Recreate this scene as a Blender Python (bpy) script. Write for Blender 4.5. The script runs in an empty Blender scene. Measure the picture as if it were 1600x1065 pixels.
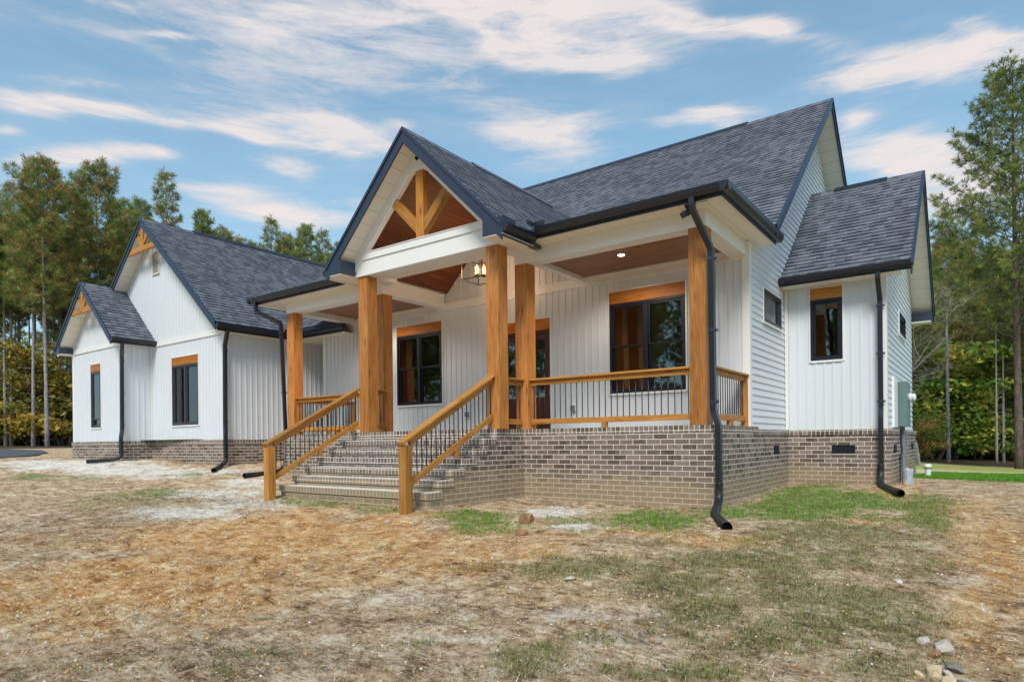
import bpy, math, random
import numpy as np
from mathutils import Vector, Matrix, noise as mnoise
from math import radians, sin, cos, pi, floor
random.seed(7)
C = bpy.context.scene.collection
scene = bpy.context.scene

# ------------------------------------------------------------------ camera
YAW, ROLL, CAMZ = radians(36.413), radians(-0.591), 1.04
fwd = Vector((-sin(YAW), cos(YAW), 0)); rt = Vector((cos(YAW), sin(YAW), 0)); up = Vector((0, 0, 1))
r2 = rt * cos(ROLL) + up * sin(ROLL); u2 = -rt * sin(ROLL) + up * cos(ROLL)
cd = bpy.data.cameras.new('camera'); cam = bpy.data.objects.new('camera', cd); C.objects.link(cam)
M = Matrix((r2, u2, -fwd)).transposed().to_4x4(); M.translation = (0, 0, CAMZ)
cam.matrix_world = M
cd.sensor_width = 36; cd.lens = 36 * 1003.7 / 1600; cd.shift_y = (689.74 - 532.5) / 1600
cd.clip_end = 3000; cd.clip_start = 0.05
scene.camera = cam

# ------------------------------------------------------------------ light
SUN_EL, SUN_AZ = radians(48), radians(156)      # azimuth clockwise from +Y
scene.view_settings.view_transform = 'Standard'; scene.view_settings.look = 'None'
scene.view_settings.exposure = 0.95; scene.view_settings.gamma = 1
sd = Vector((sin(SUN_AZ) * cos(SUN_EL), cos(SUN_AZ) * cos(SUN_EL), sin(SUN_EL)))
ld = bpy.data.lights.new('sun', 'SUN'); lo = bpy.data.objects.new('sun', ld); C.objects.link(lo)
lo.rotation_euler = sd.to_track_quat('Z', 'Y').to_euler(); lo.location = (5, -10, 20)
ld.energy = 1.75; ld.angle = radians(20); ld.color = (1, .95, .88)

class NT:
    """tiny helper to write node trees"""
    def __init__(s, tree): s.t = tree; s.n = tree.nodes; s.l = tree.links
    def new(s, kind, ins=None, **kw):
        n = s.n.new(kind)
        for k, v in kw.items(): setattr(n, k, v)
        for k, v in (ins or {}).items():
            sock = n.inputs[k]
            if hasattr(v, 'links') or isinstance(v, bpy.types.NodeSocket): s.l.new(v, sock)
            else: sock.default_value = v
        return n
    def m(s, op, a, b=0.0, c=None, clamp=False):
        n = s.n.new('ShaderNodeMath'); n.operation = op; n.use_clamp = clamp
        for i, v in enumerate((a, b, c)):
            if v is None: continue
            if isinstance(v, bpy.types.NodeSocket): s.l.new(v, n.inputs[i])
            else: n.inputs[i].default_value = v
        return n.outputs[0]
    def mix(s, f, a, b, blend='MIX'):
        n = s.n.new('ShaderNodeMix'); n.data_type = 'RGBA'; n.blend_type = blend
        for i, v in ((0, f), (6, a), (7, b)):
            if isinstance(v, bpy.types.NodeSocket): s.l.new(v, n.inputs[i])
            else: n.inputs[i].default_value = v if i == 0 else (v + (1,) if len(v) == 3 else v)
        return n.outputs[2]
    def ramp(s, f, stops, interp='LINEAR'):
        n = s.n.new('ShaderNodeValToRGB'); cr = n.color_ramp; cr.interpolation = interp
        while len(cr.elements) < len(stops): cr.elements.new(0.5)
        for e, (p, c) in zip(cr.elements, stops):
            e.position = p
            if isinstance(c, (int, float)): c = (c, c, c)
            e.color = (*c[:3], 1)
        s.l.new(f, n.inputs[0]); return n.outputs[0]
    def noise(s, vec, scale, detail=4, rough=.55, dist=0, dim='3D'):
        n = s.n.new('ShaderNodeTexNoise'); n.noise_dimensions = dim
        if vec is not None: s.l.new(vec, n.inputs['Vector'])
        n.inputs['Scale'].default_value = scale; n.inputs['Detail'].default_value = detail
        n.inputs['Roughness'].default_value = rough; n.inputs['Distortion'].default_value = dist
        return n.outputs['Fac']
    def mapv(s, vec, scale=(1, 1, 1), loc=(0, 0, 0), rot=(0, 0, 0)):
        n = s.n.new('ShaderNodeMapping'); s.l.new(vec, n.inputs[0])
        n.inputs['Scale'].default_value = scale; n.inputs['Location'].default_value = loc; n.inputs['Rotation'].default_value = rot
        return n.outputs[0]

# sky: Nishita with thin streaks of cloud laid out by compass direction and elevation
w = bpy.data.worlds.new('World'); scene.world = w; w.use_nodes = True
T = NT(w.node_tree); T.n.clear()
sky = T.new('ShaderNodeTexSky', sky_type='NISHITA', sun_disc=False)
sky.sun_elevation = SUN_EL; sky.sun_rotation = SUN_AZ; sky.altitude = 100; sky.air_density = 1.0; sky.dust_density = .4; sky.ozone_density = 2.0
tc = T.new('ShaderNodeTexCoord')
sx = T.new('ShaderNodeSeparateXYZ', {0: tc.outputs['Generated']})
az = T.m('ARCTAN2', sx.outputs[0], sx.outputs[1]); el = T.m('ARCSINE', sx.outputs[2])
cb = T.new('ShaderNodeCombineXYZ', {0: az, 1: T.m('MULTIPLY', el, 2.6), 2: 0.0}).outputs[0]
warp = T.noise(cb, 2.6, 3, .5)
wv = T.m('MULTIPLY', T.m('SUBTRACT', warp, .5), .22)
az2 = T.m('ADD', az, wv); el2 = T.m('ADD', el, T.m('MULTIPLY', wv, .45))
# (azimuth, elevation, half-length, half-height, tilt, weight) in radians
CLOUDS = [(-0.569, 0.587, 0.195, 0.025, -0.134, 1.0), (-0.53, 0.556, 0.146, 0.026, -0.206, 0.95), (-0.259, 0.531, 0.097, 0.022, -0.231, 1.0), (-0.394, 0.577, 0.123, 0.015, -0.217, 0.8), (-0.561, 0.452, 0.118, 0.04, -0.094, 1.1), (-0.452, 0.522, 0.116, 0.018, -0.153, 0.45), (-0.071, 0.451, 0.134, 0.033, -0.085, 1.1), (0.017, 0.445, 0.058, 0.019, -0.196, 0.9), (-0.145, 0.446, 0.078, 0.016, -0.119, 0.6), (-0.331, 0.443, 0.083, 0.015, -0.173, 1.1), (-0.101, 0.36, 0.107, 0.036, -0.301, 1.15), (-0.146, 0.41, 0.021, 0.009, -0.202, 0.7), (-0.024, 0.302, 0.102, 0.044, -0.206, 0.8), (-0.022, 0.485, 0.057, 0.011, -0.409, 0.45), (0.034, 0.353, 0.038, 0.02, -0.262, 0.3), (-1.267, 0.404, 0.097, 0.014, 0.104, 0.95), (-1.17, 0.415, 0.08, 0.01, 0.07, 0.75), (-1.139, 0.505, 0.054, 0.005, 0.176, 0.5), (-0.993, 0.428, 0.137, 0.017, -0.027, 0.85), (-0.894, 0.423, 0.109, 0.026, -0.125, 1.15), (-1.241, 0.353, 0.084, 0.017, 0.279, 1.1), (-1.299, 0.37, 0.026, 0.007, 0.247, 0.8), (-1.137, 0.38, 0.046, 0.01, 0.126, 0.8), (-0.985, 0.384, 0.068, 0.014, -0.112, 0.85), (-1.078, 0.349, 0.08, 0.011, 0.004, 0.55), (-0.95, 0.331, 0.17, 0.029, 0.022, 0.95), (-0.808, 0.45, 0.029, 0.011, 0.06, 0.4), (-1.241, 0.435, 0.081, 0.008, 0.146, 0.35), (-0.67, 0.516, 0.079, 0.011, -0.06, 0.25), (-1.294, 0.315, 0.051, 0.008, 0.212, 0.5), (-0.529, 0.638, 0.251, 0.038, -0.124, 0.6), (-0.091, 0.6, 0.222, 0.04, -0.192, 0.6), (-1.464, 0.355, 0.097, 0.022, 0.326, 0.7), (0.198, 0.34, 0.096, 0.034, -0.342, 0.7), (1.971, 0.604, 0.35, 0.1, 0.1, 0.9), (2.565, 0.643, 0.35, 0.1, 0.1, 0.9), (-2.567, 0.293, 0.35, 0.1, 0.1, 0.9), (0.959, 0.794, 0.35, 0.1, 0.1, 0.9), (2.067, 0.402, 0.35, 0.1, 0.1, 0.9), (-0.903, 0.556, 0.35, 0.1, 0.1, 0.9), (-1.619, 0.56, 0.35, 0.1, 0.1, 0.9), (-2.507, 0.348, 0.35, 0.1, 0.1, 0.9), (-2.526, 0.814, 0.35, 0.1, 0.1, 0.9), (-3.029, 0.732, 0.35, 0.1, 0.1, 0.9)]
wvec = T.new('ShaderNodeCombineXYZ', {0: az2, 1: el2, 2: 0.0}).outputs[0]
acc = None
for (ca, ce, ra, re, tl, wt) in CLOUDS:
    mp = T.new('ShaderNodeMapping', {0: wvec}, vector_type='TEXTURE')
    mp.inputs['Location'].default_value = (ca, ce, 0); mp.inputs['Rotation'].default_value = (0, 0, tl); mp.inputs['Scale'].default_value = (ra, re, 1)
    q = T.new('ShaderNodeVectorMath', {0: mp.outputs[0], 1: mp.outputs[0]}, operation='DOT_PRODUCT').outputs['Value']
    g = T.m('MULTIPLY', T.m('POWER', 2.718, T.m('MULTIPLY', q, -1.1)), wt)
    acc = g if acc is None else T.m('ADD', acc, g)
acc = T.m('MINIMUM', acc, 1.0)
n1 = T.noise(T.mapv(cb, (1, 2.0, 1), rot=(0, 0, .12)), 6.5, 12, .68, .35)
n2 = T.noise(T.mapv(cb, (1, 1.6, 1), (3, 1, 0)), 2.2, 6, .6, .3)
dens = T.m('ADD', T.m('MULTIPLY', acc, .80), T.m('MULTIPLY', T.m('SUBTRACT', n1, .5), 2.7))
dens = T.m('MULTIPLY', dens, T.m('ADD', .12, T.m('MULTIPLY', acc, 1.1)))
dens = T.m('MULTIPLY', dens, .95)
cl = T.ramp(dens, [(.0, 0), (.22, .10), (.55, .48), (1.0, .92)])
# veil that thickens to the horizon
hz = T.m('MULTIPLY', T.m('POWER', T.m('SUBTRACT', 1.0, T.m('MAXIMUM', sx.outputs[2], 0)), 2.5), T.m('ADD', .55, T.m('MULTIPLY', n2, .5)), clamp=True)
hsv = T.new('ShaderNodeHueSaturation', {'Saturation': .98, 'Value': 1.12, 'Color': sky.outputs[0]})
tint = T.mix(1.0, hsv.outputs[0], (.80, 1.10, 1.04), 'MULTIPLY')
base = T.mix(T.m('ADD', .12, T.m('MULTIPLY', hz, .8)), tint, (3.2, 4.4, 5.1))
ccol = T.mix(T.noise(cb, 4, 3), (4.6, 4.6, 4.9), (6.6, 5.7, 5.15))
col = T.mix(cl, base, ccol)
bg = T.new('ShaderNodeBackground', {'Color': col, 'Strength': 0.080})
out = T.new('ShaderNodeOutputWorld', {'Surface': bg.outputs[0]})

# ------------------------------------------------------------------ object helpers
def tag(o, label=None, cat=None, group=None, kind=None):
    for k, v in (('label', label), ('category', cat), ('group', group), ('kind', kind)):
        if v: o[k] = v
    return o
def empty(name, loc=(0, 0, 0), parent=None, **kw):
    o = bpy.data.objects.new(name, None); C.objects.link(o); o.location = loc; o.empty_display_size = .3
    if parent: o.parent = parent
    return tag(o, **kw)

class MB:
    def __init__(s): s.v = []; s.f = []; s.uv = []; s.mi = []; s.col = None; s.marks = []
    def face(s, pts, uvs=None, mi=0):
        b = len(s.v); s.v += [tuple(p) for p in pts]; s.f.append(tuple(range(b, b + len(pts))))
        if uvs is None:
            a, bb, c = Vector(pts[0]), Vector(pts[1]), Vector(pts[2]); n = (bb - a).cross(c - bb)
            ax = max(range(3), key=lambda i: abs(n[i])); i, j = ((1, 2), (0, 2), (0, 1))[ax]
            uvs = [(p[i], p[j]) for p in pts]
        s.uv += uvs; s.mi.append(mi)
    def box(s, x0, x1, y0, y1, z0, z1, mi=0, top_mi=None, bot=True):
        s.marks.append(len(s.f))
        if x0 > x1: x0, x1 = x1, x0
        if y0 > y1: y0, y1 = y1, y0
        A = [(x0, y0), (x1, y0), (x1, y1), (x0, y1)]
        for k in range(4):
            (ax, ay), (bx, by) = A[k], A[(k + 1) % 4]
            s.face([(ax, ay, z0), (bx, by, z0), (bx, by, z1), (ax, ay, z1)], mi=mi)
        s.face([(x, y, z1) for x, y in A], mi=mi if top_mi is None else top_mi)
        if bot: s.face([(x, y, z0) for x, y in A[::-1]], mi=mi)
    def bar(s, p0, p1, w_, h_, upv=(0, 0, 1), mi=0, bev=0.0):
        """rectangular bar, grain (u) along its length; bev chamfers the long edges"""
        p0, p1 = Vector(p0), Vector(p1); d = p1 - p0; L = d.length; d.normalize(); U = Vector(upv)
        sd_ = d.cross(U)
        if sd_.length < 1e-4: sd_ = d.cross(Vector((1, 0, 0)))
        sd_.normalize(); U = sd_.cross(d).normalized()
        a, b = w_ / 2, h_ / 2; e = bev
        prof = [(-a + e, -b), (a - e, -b), (a, -b + e), (a, b - e), (a - e, b), (-a + e, b), (-a, b - e), (-a, -b + e)] if e else [(-a, -b), (a, -b), (a, b), (-a, b)]
        off = random.uniform(0, 40); vv = random.uniform(0, 5); n = len(prof); per = 0
        for k in range(n):
            q, r = prof[k], prof[(k + 1) % n]; l = math.hypot(r[0] - q[0], r[1] - q[1])
            P = lambda c, t: p0 + d * (L * t) + sd_ * c[0] + U * c[1]
            s.face([P(q, 0), P(q, 1), P(r, 1), P(r, 0)][::-1], [(off, vv + per), (off + L, vv + per), (off + L, vv + per + l), (off, vv + per + l)][::-1], mi)
            per += l
        for t, o_ in ((0, 1), (1, -1)):
            pts = [p0 + d * (L * t) + sd_ * c[0] + U * c[1] for c in prof][::o_]
            s.face(pts[::-1] if False else pts, [(off + c[0], vv + c[1]) for c in prof][::o_], mi)
    def tube(s, pts, rad, sides=8, mi=0, cap=True, sq=False):
        pts = [Vector(p) for p in pts]; n = len(pts)
        if not hasattr(rad, '__len__'): rad = [rad] * n
        rings = []; ref = None; base = len(s.v); L = 0; Ls = []
        for i in range(n):
            t = (pts[min(i + 1, n - 1)] - pts[max(i - 1, 0)]).normalized()
            if ref is None: ref = t.orthogonal().normalized() if not sq else (Vector((1, 0, 0)) if abs(t.x) < .9 else Vector((0, 1, 0)))
            ref = (ref - t * ref.dot(t)).normalized(); bi = t.cross(ref)
            if i: L += (pts[i] - pts[i - 1]).length
            Ls.append(L)
            for k in range(sides):
                an = 2 * pi * k / sides + (pi / 4 if sq else 0)
                s.v.append(tuple(pts[i] + (ref * cos(an) + bi * sin(an)) * rad[i] * (1.414 if sq else 1)))
        for i in range(n - 1):
            for k in range(sides):
                k2 = (k + 1) % sides
                s.f.append((base + i * sides + k, base + i * sides + k2, base + (i + 1) * sides + k2, base + (i + 1) * sides + k))
                s.uv += [(k / sides, Ls[i]), ((k + 1) / sides, Ls[i]), ((k + 1) / sides, Ls[i + 1]), (k / sides, Ls[i + 1])]; s.mi.append(mi)
        if cap:
            s.f.append(tuple(base + k for k in range(sides))[::-1]); s.uv += [(0, 0)] * sides; s.mi.append(mi)
            s.f.append(tuple(base + (n - 1) * sides + k for k in range(sides))); s.uv += [(0, 0)] * sides; s.mi.append(mi)
    def build_each(s, name, mats, parent=None):
        """one object per marked piece"""
        mk = [m_ for m_ in sorted(set(s.marks))] + [len(s.f)]; fo = [0]
        for f_ in s.f: fo.append(fo[-1] + len(f_))
        for a, b in zip(mk, mk[1:]):
            if a == b: continue
            q = MB(); vs = sorted({i for f_ in s.f[a:b] for i in f_}); ix = {v: k for k, v in enumerate(vs)}
            q.v = [s.v[i] for i in vs]; q.f = [tuple(ix[i] for i in f_) for f_ in s.f[a:b]]; q.uv = s.uv[fo[a]:fo[b]]; q.mi = s.mi[a:b]; q.build(name, mats, parent)
    def build(s, name, mats, parent=None, smooth=False, **kw):
        me = bpy.data.meshes.new(name); me.from_pydata(s.v, [], s.f)
        if not isinstance(mats, (list, tuple)): mats = [mats]
        for m_ in mats: me.materials.append(m_)
        if len(s.uv) == sum(len(f) for f in s.f):
            ul = me.uv_layers.new(name='UVMap'); ul.data.foreach_set('uv', [c for uv in s.uv for c in uv])
        me.polygons.foreach_set('material_index', s.mi)
        if smooth: me.polygons.foreach_set('use_smooth', [True] * len(s.f))
        if s.col is not None:
            ca = me.color_attributes.new('Col', 'FLOAT_COLOR', 'POINT')
            ca.data.foreach_set('color', np.asarray(s.col, dtype=np.float32).ravel())
        me.update()
        o = bpy.data.objects.new(name, me); C.objects.link(o)
        if parent: o.parent = parent
        return tag(o, **kw)

# ------------------------------------------------------------------ materials
def mat(name, col=(.5, .5, .5), rough=.6, metal=0., spec=.5):
    m_ = bpy.data.materials.new(name); m_.use_nodes = True; t = NT(m_.node_tree)
    b = m_.node_tree.nodes['Principled BSDF']; b.inputs['Base Color'].default_value = (*col, 1)
    b.inputs['Roughness'].default_value = rough; b.inputs['Metallic'].default_value = metal
    b.inputs['Specular IOR Level'].default_value = spec
    return m_, t, b
def bump(t, b, h, strength=.3, dist=.01, normal=None):
    n = t.new('ShaderNodeBump', {'Height': h, 'Strength': strength, 'Distance': dist})
    if normal is not None: t.l.new(normal, n.inputs['Normal'])
    t.l.new(n.outputs[0], b.inputs['Normal']); return n.outputs[0]
def uvn(t): return t.new('ShaderNodeTexCoord').outputs['UV']
def objc(t): return t.new('ShaderNodeTexCoord').outputs['Object']
def geo(t): return t.new('ShaderNodeNewGeometry').outputs['Position']

def brick_mat(name, bw, bh, offset=.5, dusty=0.0, tone=1.0):
    m_, t, b = mat(name, rough=.9, spec=.2); uv = uvn(t); P = geo(t)
    # slight wobble so that the courses are laid by hand
    wob = t.m('MULTIPLY', t.m('SUBTRACT', t.noise(P, 9, 2), .5), .006)
    v2 = t.new('ShaderNodeVectorMath', {0: uv, 1: t.new('ShaderNodeCombineXYZ', {0: wob, 1: wob}).outputs[0]}, operation='ADD').outputs[0]
    br = t.new('ShaderNodeTexBrick', {'Vector': v2, 'Scale': 1.0, 'Mortar Size': .0060, 'Mortar Smooth': .15, 'Bias': -.1, 'Brick Width': bw, 'Row Height': bh,
               'Color1': (.0, .0, .0, 1), 'Color2': (1, 1, 1, 1), 'Mortar': (.5, .5, .5, 1)}, offset=offset, squash=1.0)
    sep = t.new('ShaderNodeSeparateColor', {0: br.outputs['Color']})
    f = t.m('ADD', t.m('MULTIPLY', sep.outputs[0], .8), t.m('MULTIPLY', t.m('SUBTRACT', t.noise(P, 26, 5, .8), .36), 1.0))
    bc = t.ramp(f, [(.05, (.085 * tone, .060 * tone, .050 * tone)), (.35, (.165 * tone, .122 * tone, .100 * tone)), (.65, (.225 * tone, .170 * tone, .138 * tone)), (.95, (.33 * tone, .26 * tone, .21 * tone))])
    speck = t.ramp(t.noise(P, 120, 2, .6), [(.42, .72), (.58, 1.12)])
    bc = t.mix(.8, bc, speck, 'MULTIPLY')
    # smeared mortar on the faces and clay splash near the soil
    sm = t.ramp(t.noise(P, 7, 8, .8), [(.50, 0), (.72, .55 + dusty)])
    bc = t.mix(sm, bc, (.36, .33, .30))
    pz = t.new('ShaderNodeSeparateXYZ', {0: P}).outputs[2]
    cl_ = t.m('MULTIPLY', t.m('SUBTRACT', .88, t.m('ADD', pz, t.m('MULTIPLY', t.noise(P, 1.3, 4), .55))), 3.2, clamp=True)
    mort = t.mix(t.noise(P, 40, 3), (.60, .555, .475), (.80, .75, .665))
    mask = br.outputs['Fac']
    mort = t.mix(t.m('MULTIPLY', cl_, .55), mort, (.46, .36, .22))
    bc = t.mix(t.m('MULTIPLY', cl_, .68), bc, (.34, .26, .155))
    low_ = t.m('MULTIPLY', t.m('SUBTRACT', .26, t.m('ADD', pz, t.m('MULTIPLY', t.noise(P, 5, 5, .7), .3))), 6, clamp=True); bc = t.mix(t.m('MULTIPLY', low_, .75), bc, (.40, .27, .15))
    full = t.mix(mask, bc, mort)
    if dusty: full = t.mix(t.m('MULTIPLY', t.m('ADD', .25, t.noise(P, 12, 5)), dusty), full, (.80, .77, .72))
    t.l.new(full, b.inputs['Base Color'])
    h = t.m('ADD', t.m('SUBTRACT', 1.0, mask), t.m('MULTIPLY', t.noise(P, 60, 4, .7), .35))
    bump(t, b, h, .55, .008)
    return m_
def wood_mat(name, c0, c1, c2, rough=.55, knots=True, planks=0.0, scale=1.0):
    m_, t, b = mat(name, rough=rough, spec=.35); uv = uvn(t)
    rnd = t.new('ShaderNodeObjectInfo').outputs['Random']
    off = t.new('ShaderNodeCombineXYZ', {0: t.m('MULTIPLY', rnd, 37), 1: t.m('MULTIPLY', rnd, 11)}).outputs[0]
    v = t.new('ShaderNodeVectorMath', {0: uv, 1: off}, operation='ADD').outputs[0]
    g = t.noise(t.mapv(v, (1.3 * scale, 26 * scale, 1)), 1.6, 7, .62, .9)
    big = t.noise(t.mapv(v, (.9, 3.5, 1)), 1.5, 3, .5)
    f = t.m('ADD', t.m('MULTIPLY', g, .7), t.m('MULTIPLY', big, .34))
    c = t.ramp(f, [(.3, c0), (.5, c1), (.72, c2)])
    if knots:
        vo = t.new('ShaderNodeTexVoronoi', {'Vector': t.mapv(v, (1.7, 6.5, 1)), 'Scale': 1.0, 'Randomness': 1.0})
        k = t.ramp(vo.outputs['Distance'], [(.045, 1), (.11, 0)])
        sel = t.m('GREATER_THAN', t.new('ShaderNodeSeparateColor', {0: vo.outputs['Color']}).outputs[0], .35)
        c = t.mix(t.m('MULTIPLY', t.m('MULTIPLY', k, sel), .9), c, tuple(x * .2 for x in c0))
        halo = t.ramp(vo.outputs['Distance'], [(.10, .55), (.22, 0)]); c = t.mix(t.m('MULTIPLY', halo, sel), c, c0)
    c = t.mix(1.0, c, t.ramp(t.m('FRACT', t.m('MULTIPLY', rnd, 7.31)), [(0, (.78, .80, .82)), (.5, (1, 1, 1)), (1, (1.12, 1.06, 1.0))]), 'MULTIPLY')
    fib = t.noise(t.mapv(v, (2.2 * scale, 95 * scale, 1)), 1.5, 4, .7); c = t.mix(1.0, c, t.ramp(fib, [(.36, .74), (.6, 1.08)]), 'MULTIPLY')
    h = g
    if planks:
        sp = t.new('ShaderNodeSeparateXYZ', {0: uv}).outputs[1]
        row = t.m('FLOOR', t.m('DIVIDE', sp, planks)); fr = t.m('FRACT', t.m('DIVIDE', sp, planks))
        wn = t.new('ShaderNodeTexWhiteNoise', {'W': row}, noise_dimensions='1D').outputs[0]
        c = t.mix(t.m('MULTIPLY', wn, .45), c, tuple(x * .55 for x in c1))
        gr = t.m('LESS_THAN', fr, .07); c = t.mix(t.m('MULTIPLY', gr, .75), c, tuple(x * .25 for x in c0))
        h = t.m('SUBTRACT', t.m('MULTIPLY', g, .3), gr)
    t.l.new(c, b.inputs['Base Color']); bump(t, b, h, .25, .004)
    return m_
def panel_white(name, col, groove=0.0, axis=0):
    m_, t, b = mat(name, col, .42, spec=.4); P = geo(t)
    n = t.noise(P, 1.7, 4)
    c = t.mix(t.m('MULTIPLY', n, .35), col, tuple(x * .86 for x in col))
    pz = t.new('ShaderNodeSeparateXYZ', {0: P}).outputs[2]
    if groove:
        sp = t.new('ShaderNodeSeparateXYZ', {0: uvn(t)}).outputs[axis]
        gr = t.m('LESS_THAN', t.m('FRACT', t.m('DIVIDE', sp, groove)), .05)
        c = t.mix(t.m('MULTIPLY', gr, .5), c, tuple(x * .45 for x in col))
        bump(t, b, t.m('SUBTRACT', 1.0, gr), .4, .004)
    t.l.new(c, b.inputs['Base Color']); return m_

M_brick = brick_mat('brick', .2305, .0813)
M_rowl = brick_mat('rowlock_brick', .0813, .099, 0.0)
M_step = brick_mat('step_brick', .0813, .099, 0.0, dusty=.04, tone=.82)
M_tread = brick_mat('tread_brick', .0813, .21, 0.0, dusty=.85, tone=1.3)
M_cedar = wood_mat('cedar', (.21, .068, .012), (.48, .185, .042), (.66, .31, .09), rough=.5)
M_rail = wood_mat('rail_pine', (.21, .075, .012), (.45, .195, .038), (.62, .32, .085), rough=.6)
M_head = wood_mat('header_cedar', (.26, .072, .008), (.46, .150, .020), (.56, .23, .045), rough=.5)
M_ceil = wood_mat('plank_ceiling', (.15, .072, .038), (.28, .145, .082), (.38, .21, .13), rough=.5, knots=False, planks=.085, scale=.6)
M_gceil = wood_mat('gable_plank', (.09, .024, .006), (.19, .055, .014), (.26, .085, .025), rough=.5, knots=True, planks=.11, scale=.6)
M_white = panel_white('white_trim', (.80, .80, .78))
M_siding = panel_white('white_siding', (.70, .73, .765))
M_soffit = panel_white('white_soffit', (.84, .80, .70), groove=.30, axis=1)
M_soffx = panel_white('white_soffit_boards', (.84, .80, .70), groove=.20, axis=0)
M_black = mat('black_aluminium', (.012, .014, .022), .32, spec=.6)[0]
M_fascia = mat('dark_fascia', (.024, .036, .066), .38, spec=.5)[0]
M_iron = mat('black_iron', (.010, .013, .022), .4)[0]
M_winframe = mat('window_frame_black', (.010, .010, .020), .35)[0]
M_winframe2 = mat('window_frame_grey', (.045, .045, .055), .4)[0]
M_vinyl = mat('vent_vinyl', (.62, .60, .52), .5)[0]
M_grayplastic = mat('grey_plastic', (.16, .19, .21), .45)[0]
M_greenbox = mat('meter_box_paint', (.12, .19, .19), .45)[0]
M_pvc = mat('white_pvc', (.72, .74, .76), .35)[0]
def _conc():
    m_, t, b = mat('concrete', rough=.85); t.l.new(t.ramp(t.noise(geo(t), 6, 6), [(.3, (.34, .33, .31)), (.7, (.46, .45, .42))]), b.inputs['Base Color']); return m_
M_conc = _conc()
def _pipe():
    m_, t, b = mat('corrugated_black', (.012, .013, .016), .45)
    t.l.new(t.ramp(t.noise(geo(t), 9, 5, .7), [(.5, (.012, .014, .018)), (.8, (.10, .09, .08))]), b.inputs['Base Color']); return m_
M_pipe = _pipe()
def _door():
    m_, t, b = mat('mahogany', rough=.35); t.l.new(t.ramp(t.noise(t.mapv(geo(t), (14, 14, 1)), 2, 5), [(.3, (.045, .008, .006)), (.7, (.11, .022, .014))]), b.inputs['Base Color']); return m_
M_door = _door()
def _glass():
    m_ = bpy.data.materials.new('window_glass'); m_.use_nodes = True; t = NT(m_.node_tree); t.n.clear()
    fr = t.new('ShaderNodeFresnel', {'IOR': 1.5}).outputs[0]
    fr = t.m('ADD', t.m('MULTIPLY', fr, 1.25), .05, clamp=True)
    gl = t.new('ShaderNodeBsdfGlossy', {'Roughness': .012, 'Color': (.95, .97, 1, 1)}); tr = t.new('ShaderNodeBsdfTransparent', {'Color': (.72, .74, .70, 1)})
    nz = t.new('ShaderNodeBump', {'Height': t.noise(geo(t), .9, 2), 'Strength': .05, 'Distance': .05}); t.l.new(nz.outputs[0], gl.inputs['Normal'])
    mx = t.new('ShaderNodeMixShader', {0: fr, 1: tr.outputs[0], 2: gl.outputs[0]})
    t.new('ShaderNodeOutputMaterial', {0: mx.outputs[0]}); return m_
M_glass = _glass()
def _int(name, col, planks=False):
    m_, t, b = mat(name, col, .8); return m_
M_int = _int('interior_paint', (.34, .30, .25)); M_intw = _int('interior_wood', (.17, .085, .035))
def _shingle():
    m_, t, b = mat('asphalt_shingle', rough=.92, spec=.15); uv = uvn(t); P = geo(t); E = .143
    s_ = t.new('ShaderNodeSeparateXYZ', {0: uv}); u, v = s_.outputs[0], s_.outputs[1]
    row = t.m('FLOOR', t.m('ADD', t.m('DIVIDE', v, E), .001))
    r = t.new('ShaderNodeTexWhiteNoise', {'W': row}, noise_dimensions='1D').outputs[0]
    uu = t.m('ADD', u, t.m('MULTIPLY', r, 7.3))
    def cells(wd, sd_):
        c = t.m('FLOOR', t.m('DIVIDE', uu, wd))
        return t.new('ShaderNodeTexWhiteNoise', {'Vector': t.new('ShaderNodeCombineXYZ', {0: c, 1: row, 2: sd_}).outputs[0]}, noise_dimensions='3D').outputs[0]
    a, b2 = cells(.13, 1.), cells(.23, 2.)
    f = t.m('ADD', t.m('MULTIPLY', a, .55), t.m('MULTIPLY', b2, .45))
    c = t.ramp(f, [(.1, (.098, .106, .128)), (.4, (.135, .145, .172)), (.7, (.165, .176, .206)), (1, (.205, .216, .248))])
    gr = t.ramp(t.noise(P, 260, 2, .8), [(.35, .55), (.65, 1.35)])
    c = t.mix(.75, c, gr, 'MULTIPLY')
    big = t.ramp(t.noise(P, .6, 3), [(.3, .86), (.7, 1.1)]); c = t.mix(1, c, big, 'MULTIPLY')
    # laminated tabs: a second layer of asphalt above about half of the cells; tab shadow painted dark at lower edges
    fr = t.m('FRACT', t.m('ADD', t.m('DIVIDE', v, E), .001))
    lam = t.m('GREATER_THAN', a, .5)
    tab_shadow = t.m('MULTIPLY', t.m('LESS_THAN', fr, .27), t.m('ADD', .5, t.m('MULTIPLY', t.m('SUBTRACT', 1.0, lam), .5)))
    c = t.mix(tab_shadow, c, (.020, .024, .036))
    t.l.new(c, b.inputs['Base Color'])
    bump(t, b, t.m('ADD', t.m('MULTIPLY', lam, .8), t.m('MULTIPLY', t.noise(P, 300, 2), .5)), .5, .006)
    return m_
M_shingle = _shingle()
def emis(name, col, st):
    m_, t, b = mat(name, col, .4); b.inputs['Emission Color'].default_value = (*col, 1); b.inputs['Emission Strength'].default_value = st; return m_
M_flame = emis('lamp_glow', (1, .36, .09), 2.2); M_can = emis('downlight_glow', (1, .95, .85), 6)
def _cglass():
    m_ = bpy.data.materials.new('clear_glass'); m_.use_nodes = True; t = NT(m_.node_tree); t.n.clear()
    gl = t.new('ShaderNodeBsdfGlossy', {'Roughness': .05}); tr = t.new('ShaderNodeBsdfTransparent')
    mx = t.new('ShaderNodeMixShader', {0: .15, 1: tr.outputs[0], 2: gl.outputs[0]}); t.new('ShaderNodeOutputMaterial', {0: mx.outputs[0]}); return m_
M_cglass = _cglass()

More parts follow.
